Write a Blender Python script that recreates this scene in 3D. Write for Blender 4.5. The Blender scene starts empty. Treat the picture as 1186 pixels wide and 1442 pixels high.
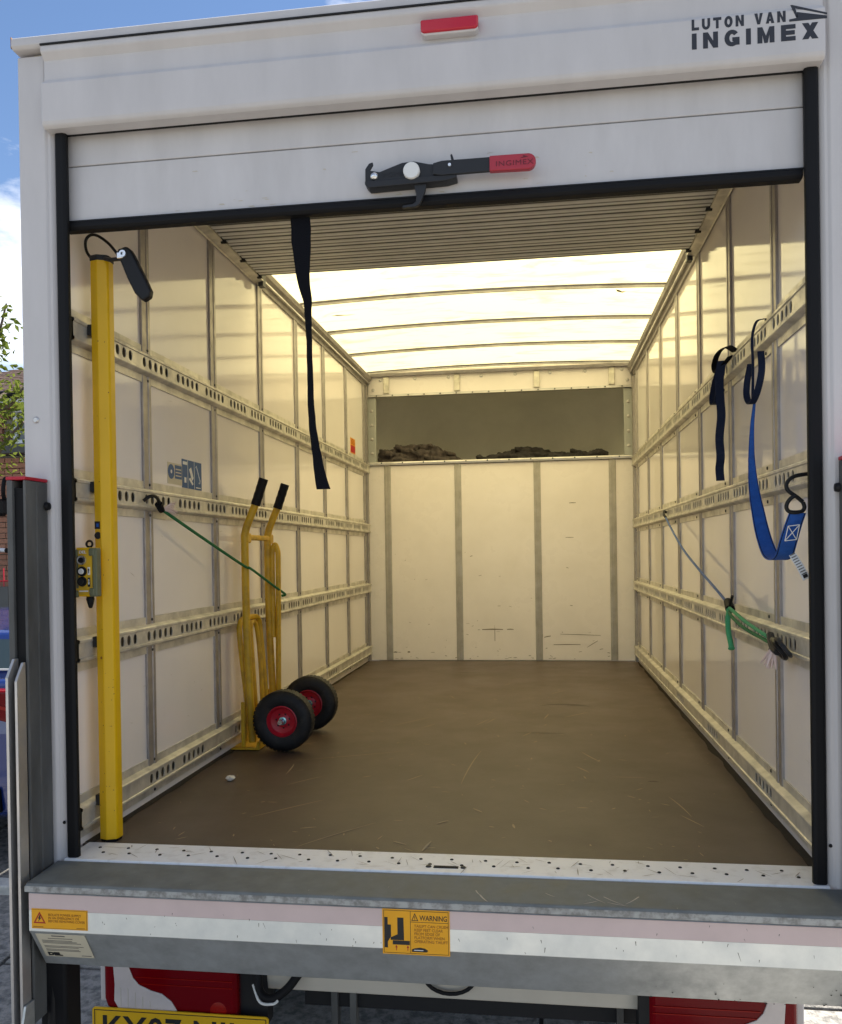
import bpy, bmesh, math, random
from mathutils import Vector, Matrix, noise
random.seed(7)
R = math.radians
scene = bpy.context.scene
C = scene.collection
GZ = -0.95                                   # ground level; the van floor is z = 0, its rear face y = 0

# ---------------------------------------------------------------- camera, world, sun, exposure
cam = bpy.data.cameras.new('camera'); co = bpy.data.objects.new('camera', cam); C.objects.link(co)
F_PX, YAW, PITCH, ROLL = 1209.14, 0.1386, -0.0072, -0.0150
cy_, sy_ = math.cos(YAW), math.sin(YAW); cp, sp = math.cos(PITCH), math.sin(PITCH)
fw = Vector((-sy_*cp, cy_*cp, sp)); rt = Vector((cy_, sy_, 0)); up = rt.cross(fw)
c_, s_ = math.cos(ROLL), math.sin(ROLL)
rt2 = rt*c_ + up*s_; up2 = up*c_ - rt*s_
co.matrix_world = Matrix(((rt2.x, up2.x, -fw.x, 0.3126), (rt2.y, up2.y, -fw.y, -2.2049), (rt2.z, up2.z, -fw.z, 0.8326), (0, 0, 0, 1)))
cam.sensor_fit = 'VERTICAL'; cam.sensor_height = 24.0
cam.lens = F_PX/1442*24.0; cam.shift_y = (787.12-721)/1442
cam.clip_start = 0.05; cam.clip_end = 2000
scene.camera = co

SUN_EL, SUN_AZ = R(52), R(42)                # azimuth from +Y towards +X
w = bpy.data.worlds.new('World'); scene.world = w; w.use_nodes = True
nt = w.node_tree; nt.nodes.clear()
out = nt.nodes.new('ShaderNodeOutputWorld'); bg = nt.nodes.new('ShaderNodeBackground')
sky = nt.nodes.new('ShaderNodeTexSky'); sky.sky_type = 'NISHITA'; sky.sun_disc = False
sky.sun_elevation = SUN_EL; sky.sun_rotation = SUN_AZ; sky.air_density = 0.85; sky.dust_density = 0.0; sky.ozone_density = 3.0
tc = nt.nodes.new('ShaderNodeTexCoord'); mp = nt.nodes.new('ShaderNodeMapping'); mp.inputs['Scale'].default_value = (1.0, 1.0, 2.6); mp.inputs['Location'].default_value = (8.0, 1.0, 3.0)
nz = nt.nodes.new('ShaderNodeTexNoise'); nz.inputs['Scale'].default_value = 2.3; nz.inputs['Detail'].default_value = 8; nz.inputs['Roughness'].default_value = 0.6
rp = nt.nodes.new('ShaderNodeValToRGB'); rp.color_ramp.elements[0].position = 0.50; rp.color_ramp.elements[1].position = 0.72
mxn = nt.nodes.new('ShaderNodeMix'); mxn.data_type = 'RGBA'; mxn.inputs[7].default_value = (13.5, 12.9, 12.1, 1)
L = nt.links
L.new(tc.outputs['Generated'], mp.inputs['Vector']); L.new(mp.outputs[0], nz.inputs['Vector']); L.new(nz.outputs[0], rp.inputs[0])
L.new(rp.outputs[0], mxn.inputs[0]); L.new(sky.outputs[0], mxn.inputs[6]); L.new(mxn.outputs[2], bg.inputs[0]); L.new(bg.outputs[0], out.inputs[0])
bg.inputs[1].default_value = 0.06

sl = bpy.data.lights.new('sun', 'SUN'); so = bpy.data.objects.new('sun', sl); C.objects.link(so)
sl.energy = 5.0; sl.angle = R(0.5); sl.color = (1.0, 0.95, 0.87)
sdir = Vector((math.sin(SUN_AZ)*math.cos(SUN_EL), math.cos(SUN_AZ)*math.cos(SUN_EL), math.sin(SUN_EL)))
so.rotation_euler = sdir.to_track_quat('Z', 'Y').to_euler(); so.location = sdir*30
scene.view_settings.view_transform = 'Standard'; scene.view_settings.look = 'None'
scene.view_settings.exposure = 1.60; scene.view_settings.gamma = 1.0; scene.view_settings.use_curve_mapping = False
scene.render.engine = 'CYCLES'
cyc = scene.cycles
cyc.use_denoising = True; cyc.max_bounces = 14; cyc.diffuse_bounces = 8; cyc.glossy_bounces = 4; cyc.transmission_bounces = 8
cyc.sample_clamp_indirect = 8; cyc.caustics_reflective = False; cyc.caustics_refractive = False

# ---------------------------------------------------------------- materials
def mat(name, col, rough=0.5, metal=0.0, var=0.0, vscale=3.0, bump=0.0, bscale=40.0, coat=0.0, col2=None, lo=0.35, hi=0.7, rvar=0.0, stretch=None, ior=1.45, spec=None):
    m = bpy.data.materials.new(name); m.use_nodes = True
    t = m.node_tree; b = t.nodes['Principled BSDF']; l = t.links
    b.inputs['Base Color'].default_value = (*col, 1); b.inputs['Roughness'].default_value = rough
    b.inputs['Metallic'].default_value = metal; b.inputs['Coat Weight'].default_value = coat; b.inputs['IOR'].default_value = ior
    if spec is not None: b.inputs['Specular IOR Level'].default_value = spec
    g = t.nodes.new('ShaderNodeNewGeometry'); vec = g.outputs['Position']
    if stretch:
        mm = t.nodes.new('ShaderNodeMapping'); mm.inputs['Scale'].default_value = stretch; l.new(vec, mm.inputs[0]); vec = mm.outputs[0]
    if var or col2 or rvar:
        n = t.nodes.new('ShaderNodeTexNoise'); n.inputs['Scale'].default_value = vscale; n.inputs['Detail'].default_value = 7; n.inputs['Roughness'].default_value = 0.62
        l.new(vec, n.inputs['Vector'])
        r = t.nodes.new('ShaderNodeMapRange'); r.inputs[1].default_value = lo; r.inputs[2].default_value = hi; l.new(n.outputs[0], r.inputs[0])
        if var or col2:
            mx = t.nodes.new('ShaderNodeMix'); mx.data_type = 'RGBA'
            c2 = col2 if col2 else tuple(c*(1-var) for c in col)
            mx.inputs[6].default_value = (*col, 1); mx.inputs[7].default_value = (*c2, 1)
            l.new(r.outputs[0], mx.inputs[0]); l.new(mx.outputs[2], b.inputs['Base Color'])
        if rvar:
            r2 = t.nodes.new('ShaderNodeMapRange'); r2.inputs[1].default_value = lo; r2.inputs[2].default_value = hi
            r2.inputs[3].default_value = rough; r2.inputs[4].default_value = rough+rvar; l.new(n.outputs[0], r2.inputs[0]); l.new(r2.outputs[0], b.inputs['Roughness'])
    if bump:
        n2 = t.nodes.new('ShaderNodeTexNoise'); n2.inputs['Scale'].default_value = bscale; n2.inputs['Detail'].default_value = 4
        l.new(vec, n2.inputs['Vector'])
        bn = t.nodes.new('ShaderNodeBump'); bn.inputs['Strength'].default_value = bump; bn.inputs['Distance'].default_value = 0.01
        l.new(n2.outputs[0], bn.inputs['Height']); l.new(bn.outputs[0], b.inputs['Normal'])
    return m

M = {}
M['van_white'] = mat('van white paint', (0.60, 0.575, 0.565), 0.34, var=0.12, vscale=3.5, stretch=(1.8, 1, 0.5), bump=0.02, bscale=6, rvar=0.15)
M['door_white'] = mat('door white paint', (0.61, 0.59, 0.585), 0.38, var=0.15, vscale=4.5, stretch=(1.6, 1, 0.45), bump=0.03, bscale=9, rvar=0.15)
M['grp'] = mat('glossy lining', (0.91, 0.845, 0.80), 0.06, var=0.06, vscale=1.7, bump=0.06, bscale=2.4, rvar=0.06)
M['grp_scuffed'] = mat('scuffed lining', (0.93, 0.87, 0.84), 0.22, var=0.09, vscale=2.6, bump=0.06, bscale=5, rvar=0.2)
M['alu'] = mat('aluminium', (0.62, 0.60, 0.58), 0.36, 0.85, var=0.2, vscale=9, rvar=0.2)
M['alu_post'] = mat('anodised post', (0.43, 0.40, 0.385), 0.42, 0.7, var=0.2, vscale=14, rvar=0.2)
M['slot_shade'] = mat('rail channel shade', (0.105, 0.092, 0.072), 0.8, col2=(0.22, 0.19, 0.15), vscale=7)
M['lip'] = mat('grimy lip', (0.38, 0.38, 0.36), 0.6, 0.1, col2=(0.20, 0.195, 0.18), vscale=45, lo=0.42, hi=0.62, bump=0.1, bscale=80)
M['bulk_post'] = mat('bulkhead post', (0.50, 0.47, 0.42), 0.42, 0.4, var=0.22, vscale=12, rvar=0.2)
M['rail'] = mat('rail galvanised', (0.76, 0.72, 0.63), 0.38, 0.45, var=0.36, vscale=12, rvar=0.25)
M['galv'] = mat('galvanised steel', (0.56, 0.58, 0.57), 0.36, 0.65, var=0.38, vscale=12, rvar=0.2, bump=0.03, bscale=30)
M['deck'] = mat('worn deck', (0.15, 0.157, 0.15), 0.55, 0.3, col2=(0.23, 0.24, 0.22), vscale=14, rvar=0.2, bump=0.06, bscale=60)
M['bright'] = mat('bright reflection band', (0.80, 0.82, 0.78), 0.33, 0.5, var=0.16, vscale=11, rvar=0.2, bump=0.03, bscale=25)
M['pink'] = mat('pink reflection band', (0.62, 0.49, 0.46), 0.5, 0.0, var=0.12, vscale=6)
M['plate_alu'] = mat('threshold aluminium', (0.90, 0.90, 0.90), 0.45, 0.12, col2=(0.60, 0.58, 0.55), vscale=26, lo=0.52, hi=0.9, bump=0.06, bscale=70)
M['dark_metal'] = mat('dark column steel', (0.060, 0.060, 0.058), 0.6, 0.1, col2=(0.14, 0.14, 0.132), vscale=9, stretch=(1, 1, 0.35), rvar=0.2, bump=0.1, bscale=50)
M['black'] = mat('black rubber', (0.009, 0.009, 0.010), 0.6, bump=0.02, bscale=40, spec=0.2)
M['black_gloss'] = mat('black plastic', (0.011, 0.011, 0.012), 0.42, spec=0.28)
M['handle_black'] = mat('handle black coat', (0.024, 0.025, 0.028), 0.45, spec=0.35, bump=0.02, bscale=60)
M['void'] = mat('dark underside', (0.012, 0.012, 0.013), 0.8)
M['floor'] = mat('phenolic ply floor', (0.096, 0.067, 0.050), 0.36, col2=(0.080, 0.057, 0.041), vscale=2.6, lo=0.3, hi=0.75, rvar=0.16, bump=0.08, bscale=180)
M['scratch'] = mat('bare scratch', (0.36, 0.29, 0.19), 0.7)
M['stain'] = mat('floor stain', (0.040, 0.030, 0.020), 0.6)
M['scuff'] = mat('dark scuff', (0.26, 0.22, 0.17), 0.6)
M['fine_scuff'] = mat('pale scuff', (0.52, 0.47, 0.38), 0.6)
M['scuff_soft'] = mat('soft scuff', (0.45, 0.39, 0.31), 0.6)
M['soft_drip'] = mat('drip mark', (0.47, 0.45, 0.43), 0.5)
M['shade'] = mat('floor edge shade', (0.020, 0.015, 0.010), 0.9, col2=(0.035, 0.026, 0.018), vscale=30)
M['yellow'] = mat('yellow pole paint', (0.80, 0.47, 0.002), 0.33, var=0.12, vscale=5, rvar=0.1)
M['truck_yellow'] = mat('truck yellow paint', (0.66, 0.40, 0.022), 0.40, col2=(0.40, 0.24, 0.03), vscale=16, lo=0.45, hi=0.75, rvar=0.2, bump=0.05, bscale=60)
M['tyre'] = mat('tyre rubber', (0.010, 0.010, 0.011), 0.62, col2=(0.035, 0.031, 0.027), vscale=24, lo=0.5, hi=0.8, bump=0.15, bscale=90)
M['red_rim'] = mat('red rim', (0.46, 0.012, 0.028), 0.35)
M['red_lens'] = mat('red lens', (0.15, 0.001, 0.004), 0.15, spec=0.22)
M['marker_red'] = mat('marker red', (0.50, 0.012, 0.03), 0.2, coat=0.4)
M['red_bright'] = mat('red bulb lens', (0.28, 0.006, 0.003), 0.25, spec=0.3)
M['red_paint'] = mat('red cap', (0.45, 0.01, 0.03), 0.4)
M['red_grip'] = mat('red grip', (0.42, 0.035, 0.055), 0.38, var=0.1, vscale=12)
M['grip_text'] = mat('grip lettering', (0.13, 0.012, 0.02), 0.5)
M['clear_lens'] = mat('clear lens', (0.62, 0.56, 0.54), 0.2, coat=0.5, var=0.15, vscale=14)
M['chrome'] = mat('steel bolt', (0.75, 0.75, 0.74), 0.25, 0.95)
M['chrome_blue'] = mat('zinc hub', (0.30, 0.55, 0.62), 0.22, 0.9)
M['ink'] = mat('black ink', (0.012, 0.012, 0.013), 0.5)
M['logo_ink'] = mat('logo ink', (0.030, 0.031, 0.038), 0.45)
M['sticker'] = mat('amber sticker', (0.80, 0.37, 0.008), 0.4, var=0.08, vscale=14)
M['red_ink'] = mat('red ink', (0.36, 0.02, 0.01), 0.5)
M['brown_ink'] = mat('brown ink', (0.30, 0.12, 0.01), 0.5)
M['cream_sticker'] = mat('cream sticker', (0.62, 0.56, 0.42), 0.45, var=0.06, vscale=12)
M['grey_ink'] = mat('grey ink', (0.16, 0.15, 0.13), 0.6)
M['blue_sticker'] = mat('blue sticker', (0.025, 0.095, 0.25), 0.4)
M['white_print'] = mat('white print', (0.75, 0.75, 0.72), 0.5)
M['plate_yellow'] = mat('number plate yellow', (0.72, 0.42, 0.01), 0.35)
M['blue_web'] = mat('blue webbing', (0.012, 0.095, 0.42), 0.7, var=0.25, vscale=60, bump=0.25, bscale=300)
M['navy_web'] = mat('navy webbing', (0.010, 0.017, 0.045), 0.85, spec=0.3, bump=0.2, bscale=300)
M['black_web'] = mat('black webbing', (0.004, 0.0045, 0.007), 0.9, spec=0.2, bump=0.25, bscale=300)
M['green_cord'] = mat('green cord', (0.015, 0.16, 0.055), 0.75, bump=0.3, bscale=260)
M['green_light'] = mat('green braid', (0.06, 0.36, 0.16), 0.75, bump=0.3, bscale=260)
M['grey_cord'] = mat('blue grey cord', (0.09, 0.15, 0.36), 0.75, bump=0.3, bscale=260)
M['fray'] = mat('frayed fibres', (0.68, 0.55, 0.52), 0.85)
M['blanket'] = mat('blanket', (0.045, 0.037, 0.036), 0.9, col2=(0.13, 0.105, 0.095), vscale=22, bump=0.4, bscale=160)
M['blanket_dark'] = mat('dark blanket', (0.016, 0.014, 0.015), 0.9, col2=(0.045, 0.04, 0.04), vscale=26, bump=0.4, bscale=160)
M['loft'] = mat('loft lining', (0.80, 0.79, 0.74), 0.45, var=0.15, vscale=2)
M['jamb'] = mat('grey jamb', (0.46, 0.47, 0.44), 0.45, 0.3, var=0.12, vscale=9)
M['pendant_grey'] = mat('olive bracket', (0.13, 0.135, 0.075), 0.5)
M['slat'] = mat('shutter slat', (0.66, 0.66, 0.65), 0.42, 0.15, var=0.15, vscale=8)
M['valance'] = mat('cream valance', (0.58, 0.54, 0.46), 0.45, var=0.12, vscale=5)
M['concrete'] = mat('concrete paving', (0.31, 0.29, 0.26), 0.85, col2=(0.13, 0.125, 0.115), vscale=22, lo=0.42, hi=0.62, bump=0.7, bscale=120)
M['asphalt'] = mat('asphalt', (0.16, 0.15, 0.135), 0.9, col2=(0.11, 0.105, 0.10), vscale=5, bump=0.5, bscale=90)
M['joint'] = mat('dark joint', (0.05, 0.048, 0.045), 0.95)
M['strip'] = mat('pale strip', (0.60, 0.58, 0.53), 0.8, var=0.25, vscale=18, bump=0.4, bscale=80)
M['brick'] = mat('red brick', (0.42, 0.21, 0.13), 0.85, col2=(0.31, 0.145, 0.09), vscale=9, bump=0.3, bscale=70)
M['mortar'] = mat('mortar', (0.33, 0.29, 0.25), 0.9, var=0.2, vscale=20)
M['tile'] = mat('clay roof tile', (0.11, 0.062, 0.045), 0.8, col2=(0.06, 0.04, 0.033), vscale=7, bump=0.3, bscale=50)
M['upvc'] = mat('white window frame', (0.78, 0.79, 0.80), 0.4)
M['glass'] = mat('window glass', (0.03, 0.045, 0.05), 0.04, spec=0.8)
M['car_blue'] = mat('blue car paint', (0.012, 0.030, 0.15), 0.22, 0.2, coat=0.8)
M['bin_grey'] = mat('dark grey boards', (0.085, 0.090, 0.088), 0.6, var=0.2, vscale=4)
M['bark'] = mat('bark', (0.11, 0.085, 0.06), 0.9, bump=0.5, bscale=30)
M['paper'] = mat('crumpled paper', (0.72, 0.68, 0.58), 0.8)

# translucent GRP roof
def roof_mat():
    m = bpy.data.materials.new('translucent roof'); m.use_nodes = True
    t = m.node_tree; l = t.links; t.nodes.clear()
    o = t.nodes.new('ShaderNodeOutputMaterial'); tr = t.nodes.new('ShaderNodeBsdfTranslucent'); df = t.nodes.new('ShaderNodeBsdfDiffuse')
    mx = t.nodes.new('ShaderNodeMixShader'); mx.inputs[0].default_value = 0.84
    g = t.nodes.new('ShaderNodeNewGeometry'); mm = t.nodes.new('ShaderNodeMapping'); mm.inputs['Scale'].default_value = (1.0, 3.0, 1)
    n = t.nodes.new('ShaderNodeTexNoise'); n.inputs['Scale'].default_value = 2.5; n.inputs['Detail'].default_value = 8; n.inputs['Roughness'].default_value = 0.65; n.inputs['Distortion'].default_value = 1.2
    l.new(g.outputs['Position'], mm.inputs[0]); l.new(mm.outputs[0], n.inputs['Vector'])
    r = t.nodes.new('ShaderNodeMapRange'); r.inputs[1].default_value = 0.52; r.inputs[2].default_value = 0.80
    l.new(n.outputs[0], r.inputs[0])
    c = t.nodes.new('ShaderNodeMix'); c.data_type = 'RGBA'
    c.inputs[6].default_value = (0.81, 0.70, 0.355, 1); c.inputs[7].default_value = (0.34, 0.29, 0.12, 1)
    l.new(r.outputs[0], c.inputs[0]); l.new(c.outputs[2], tr.inputs[0]); df.inputs[0].default_value = (0.72, 0.68, 0.55, 1)
    l.new(df.outputs[0], mx.inputs[1]); l.new(tr.outputs[0], mx.inputs[2]); gl = t.nodes.new('ShaderNodeBsdfGlossy'); gl.inputs['Roughness'].default_value = 0.22; fr = t.nodes.new('ShaderNodeFresnel'); ib = t.nodes.new('ShaderNodeMapRange'); ib.inputs[3].default_value = 1.5; ib.inputs[4].default_value = 1/1.5; l.new(g.outputs['Backfacing'], ib.inputs[0]); l.new(ib.outputs[0], fr.inputs[0])
    m2 = t.nodes.new('ShaderNodeMixShader'); l.new(fr.outputs[0], m2.inputs[0]); l.new(mx.outputs[0], m2.inputs[1]); l.new(gl.outputs[0], m2.inputs[2])
    l.new(m2.outputs[0], o.inputs[0])
    return m
M['roof'] = roof_mat()
def leaf_mat():
    m = bpy.data.materials.new('leaf'); m.use_nodes = True
    t = m.node_tree; l = t.links; t.nodes.clear()
    o = t.nodes.new('ShaderNodeOutputMaterial'); tr = t.nodes.new('ShaderNodeBsdfTranslucent'); df = t.nodes.new('ShaderNodeBsdfDiffuse')
    mx = t.nodes.new('ShaderNodeMixShader'); mx.inputs[0].default_value = 0.45
    g = t.nodes.new('ShaderNodeNewGeometry'); n = t.nodes.new('ShaderNodeTexNoise'); n.inputs['Scale'].default_value = 3
    l.new(g.outputs['Position'], n.inputs['Vector'])
    c = t.nodes.new('ShaderNodeMix'); c.data_type = 'RGBA'; c.inputs[6].default_value = (0.06, 0.10, 0.022, 1); c.inputs[7].default_value = (0.20, 0.22, 0.035, 1)
    l.new(n.outputs[0], c.inputs[0]); l.new(c.outputs[2], df.inputs[0]); l.new(c.outputs[2], tr.inputs[0])
    l.new(df.outputs[0], mx.inputs[1]); l.new(tr.outputs[0], mx.inputs[2]); l.new(mx.outputs[0], o.inputs[0])
    return m
M['leaf'] = leaf_mat()

# ---------------------------------------------------------------- builders
WORLD = {}                                   # object name -> world position of its origin
def wpos(o): return WORLD[o.name] if o is not None else Vector((0, 0, 0))
class MB:
    def __init__(s): s.v = []; s.f = []
    def add(s, vs, fs):
        n = len(s.v); s.v += [Vector(v) for v in vs]; s.f += [tuple(i+n for i in f) for f in fs]; return s
    def box(s, x0, x1, y0, y1, z0, z1):
        v = [(x0,y0,z0),(x1,y0,z0),(x1,y1,z0),(x0,y1,z0),(x0,y0,z1),(x1,y0,z1),(x1,y1,z1),(x0,y1,z1)]
        return s.add(v, [(3,2,1,0),(4,5,6,7),(0,1,5,4),(1,2,6,5),(2,3,7,6),(3,0,4,7)])
    def prism(s, prof, axis, a, b, closed=True, caps=True):
        """extrude a 2-D profile; axis 'x': prof=(y,z); 'y': prof=(x,z); 'z': prof=(x,y)"""
        def P(q, t):
            return {'x': (t, q[0], q[1]), 'y': (q[0], t, q[1]), 'z': (q[0], q[1], t)}[axis]
        n = len(prof); vs = [P(q, a) for q in prof]+[P(q, b) for q in prof]
        fs = [(i, (i+1) % n, n+(i+1) % n, n+i) for i in range(n if closed else n-1)]
        if closed and caps: fs += [tuple(range(n))[::-1], tuple(range(n, 2*n))]
        return s.add(vs, fs)
    def tube(s, pts, r, n=10, caps=True, closed=False):
        pts = [Vector(p) for p in pts]; rings = []; prev = None; N = len(pts)
        rr = r if isinstance(r, (list, tuple)) else [r]*N
        for i, p in enumerate(pts):
            if closed: t = (pts[(i+1) % N]-pts[i-1]).normalized()
            else: t = ((pts[min(i+1, N-1)]-pts[max(i-1, 0)])).normalized()
            if prev is None:
                a = Vector((0, 0, 1)) if abs(t.z) < 0.9 else Vector((1, 0, 0)); u = t.cross(a).normalized()
            else:
                u = (prev-t*prev.dot(t)); u = u.normalized() if u.length > 1e-6 else t.orthogonal().normalized()
            prev = u; v = t.cross(u)
            rings.append([p+(u*math.cos(2*math.pi*k/n)+v*math.sin(2*math.pi*k/n))*rr[i] for k in range(n)])
        vs = [q for ring in rings for q in ring]; fs = []
        for i in range(N if closed else N-1):
            j = (i+1) % N
            for k in range(n):
                fs.append((i*n+k, i*n+(k+1) % n, j*n+(k+1) % n, j*n+k))
        if caps and not closed: fs += [tuple(range(n))[::-1], tuple(range((N-1)*n, N*n))]
        return s.add(vs, fs)
    def lathe(s, prof, c, axis, n=32, closed=False):
        """prof = (radius, along) about axis through c"""
        c = Vector(c); ax = Vector(axis).normalized(); u = ax.orthogonal().normalized(); v = ax.cross(u)
        vs = []; fs = []; m = len(prof)
        for k in range(n):
            a = 2*math.pi*k/n; d = u*math.cos(a)+v*math.sin(a)
            vs += [c+d*q[0]+ax*q[1] for q in prof]
        for k in range(n):
            k2 = (k+1) % n
            for i in range(m if closed else m-1):
                j = (i+1) % m
                fs.append((k*m+i, k*m+j, k2*m+j, k2*m+i))
        return s.add(vs, fs)
    def disc(s, c, axis, r, h, n=20):
        return s.lathe([(0.0001, 0), (r, 0), (r, h), (0.0001, h)], c, axis, n)
    def ribbon(s, pts, wv, th=0.0022):
        """pts: centre points; wv: half-width vectors (one or list)"""
        pts = [Vector(p) for p in pts]; N = len(pts)
        ws = [Vector(x) for x in wv] if isinstance(wv, list) else [Vector(wv)]*N
        vs = []; fs = []
        for i, p in enumerate(pts):
            t = (pts[min(i+1, N-1)]-pts[max(i-1, 0)]).normalized(); nn = t.cross(ws[i])
            nn = nn.normalized()*th/2 if nn.length > 1e-9 else Vector((0, th/2, 0))
            vs += [p-ws[i]-nn, p+ws[i]-nn, p+ws[i]+nn, p-ws[i]+nn]
        for i in range(N-1):
            for k in range(4): fs.append((i*4+k, i*4+(k+1) % 4, i*4+4+(k+1) % 4, i*4+4+k))
        fs += [(3, 2, 1, 0), tuple((N-1)*4+k for k in range(4))]
        return s.add(vs, fs)
    def xform(s, mtx):
        s.v = [mtx @ v for v in s.v]; return s
    def build(s, name, m, parent=None, smooth=False, bevel=0.0, seg=2, kind=None, label=None):
        lo = [min(v[i] for v in s.v) for i in range(3)]; hi = [max(v[i] for v in s.v) for i in range(3)]
        c = Vector([(a+b)/2 for a, b in zip(lo, hi)])
        me = bpy.data.meshes.new(name); me.from_pydata([v-c for v in s.v], [], s.f); me.update()
        bm = bmesh.new(); bm.from_mesh(me); bmesh.ops.recalc_face_normals(bm, faces=bm.faces[:]); bm.to_mesh(me); bm.free()
        me.materials.append(M[m])
        if smooth:
            for p in me.polygons: p.use_smooth = True
            try: me.set_sharp_from_angle(angle=R(38))
            except Exception: pass
        o = bpy.data.objects.new(name, me); C.objects.link(o); WORLD[o.name] = c
        if parent is not None: o.parent = parent
        o.location = c-wpos(parent)
        if bevel:
            b = o.modifiers.new('bevel', 'BEVEL'); b.width = bevel; b.segments = seg; b.limit_method = 'ANGLE'; b.angle_limit = R(35)
        if kind: o['kind'] = kind
        if label: o['label'] = label
        return o
def thing(name, label, cat, loc, group=None):
    o = bpy.data.objects.new(name, None); C.objects.link(o); o.empty_display_size = 0.1
    o.location = loc; WORLD[o.name] = Vector(loc); o['label'] = label; o['category'] = cat
    if group: o['group'] = group
    return o
def tag(o, label, cat, group=None, kind=None):
    o['label'] = label; o['category'] = cat
    if group: o['group'] = group
    if kind: o['kind'] = kind
    return o
def again(o, d, parent=None):
    """copy of a piece (mesh data shared) moved by d, with copies of its children"""
    c = o.copy(); C.objects.link(c); d = Vector(d)
    c.location = o.location+d; WORLD[c.name] = WORLD[o.name]+d
    if parent is not None: c.parent = parent
    for ch in [x for x in o.children]:
        k = ch.copy(); C.objects.link(k); k.parent = c; WORLD[k.name] = WORLD[ch.name]+d
    return c
def structure(o): o['kind'] = 'structure'; return o
REAR = (Vector((1, 0, 0)), Vector((0, 0, 1)))
def text(name, body, size, loc, m, parent, frame=REAR, bold=0.0, sx=1.0, ex=0.0004, align='LEFT', space=1.0, line=1.0, fit=None):
    cu = bpy.data.curves.new(name, 'FONT'); cu.body = body; cu.size = size; cu.offset = bold; cu.extrude = ex
    cu.align_x = align; cu.space_character = space; cu.space_line = line; cu.resolution_u = 3
    o = bpy.data.objects.new('tmp_text', cu); C.objects.link(o)
    bpy.context.view_layer.update()
    me = bpy.data.meshes.new_from_object(o.evaluated_get(bpy.context.evaluated_depsgraph_get()))
    r, u = frame; n = r.cross(u); loc = Vector(loc)
    if fit:
        xa = min(v.co.x for v in me.vertices); xb = max(v.co.x for v in me.vertices); sx = fit/(xb-xa); loc = loc-r*(xa*sx)
    mb = MB(); mb.v = [loc+r*(v.co.x*sx)+u*v.co.y+n*v.co.z for v in me.vertices]; mb.f = [tuple(p.vertices) for p in me.polygons]
    bpy.data.objects.remove(o); bpy.data.curves.remove(cu); bpy.data.meshes.remove(me)
    return mb.build(name, m, parent)
def spline(pts, n=8):
    """Catmull-Rom through pts"""
    P = [Vector(p) for p in pts]; P = [P[0]*2-P[1]]+P+[P[-1]*2-P[-2]]; o = []
    for i in range(1, len(P)-2):
        a, b, c, d = P[i-1], P[i], P[i+1], P[i+2]
        for k in range(n):
            t = k/n
            o.append(0.5*((2*b)+(c-a)*t+(2*a-5*b+4*c-d)*t*t+(3*b-a-3*c+d)*t**3))
    o.append(P[-2]); return o

# ================================================================= GROUND
g = MB(); g.add([(-400,-400,GZ-0.05),(400,-400,GZ-0.05),(400,600,GZ-0.05),(-400,600,GZ-0.05)], [(0,1,2,3)])
ground = structure(g.build('ground', 'asphalt'))
ground['label'] = 'grey paved driveway under and around the van'
bed = MB(); bed.box(-6.0, 6.0, -7.0, 7.4, GZ-0.045, GZ-0.012); bed.build('slab_bed', 'joint', ground)
slab0 = None
random.seed(3)
SX, SY = 1.18, 0.86
for i in range(-5, 5):
    for j in range(-8, 8):
        x, y = i*SX+0.29, j*SY+0.42
        if slab0 is None:
            slab0 = MB().box(x+0.008, x+SX-0.008, y+0.008, y+SY-0.008, GZ-0.04, GZ).build('paving_slab', 'concrete', ground, bevel=0.008)
            x0, y0 = x, y
        else:
            again(slab0, (x-x0, y-y0, random.uniform(-0.003, 0.003)))
kb = MB().box(-4.6, -2.30, 1.98, 2.10, GZ-0.02, GZ+0.05).build('ground_strip', 'strip', ground, bevel=0.01)  # pale raised strip laid across the slabs

# ================================================================= VAN
van = thing('box_van', 'white box van with its roller shutter raised showing a pale empty load space', 'van', (0, 2.2, GZ))
W, D = 1.02, 4.37
# --- load floor
fl = MB().box(-W, W, 0.13, D, -0.03, 0.0).build('load_floor', 'floor', van)
sc = MB(); random.seed(11)
def mark(mb, x, y, ln, ang, wd, z, bend=0.0):
    n = 5; pts = []
    for k in range(n+1):
        t = k/n; a = ang+bend*(t-0.5)
        pts.append((x+math.cos(a)*ln*(t-0.5), y+math.sin(a)*ln*(t-0.5)))
    for k in range(n):
        (xa, ya), (xb, yb) = pts[k], pts[k+1]; d = Vector((xb-xa, yb-ya)).normalized(); nx, ny = -d.y, d.x
        w0 = wd*(0.25+math.sin(math.pi*k/n)); w1 = wd*(0.25+math.sin(math.pi*(k+1)/n))
        mb.add([(xa-nx*w0, ya-ny*w0, z), (xb-nx*w1, yb-ny*w1, z), (xb+nx*w1, yb+ny*w1, z), (xa+nx*w0, ya+ny*w0, z)], [(0,1,2,3)])
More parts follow.
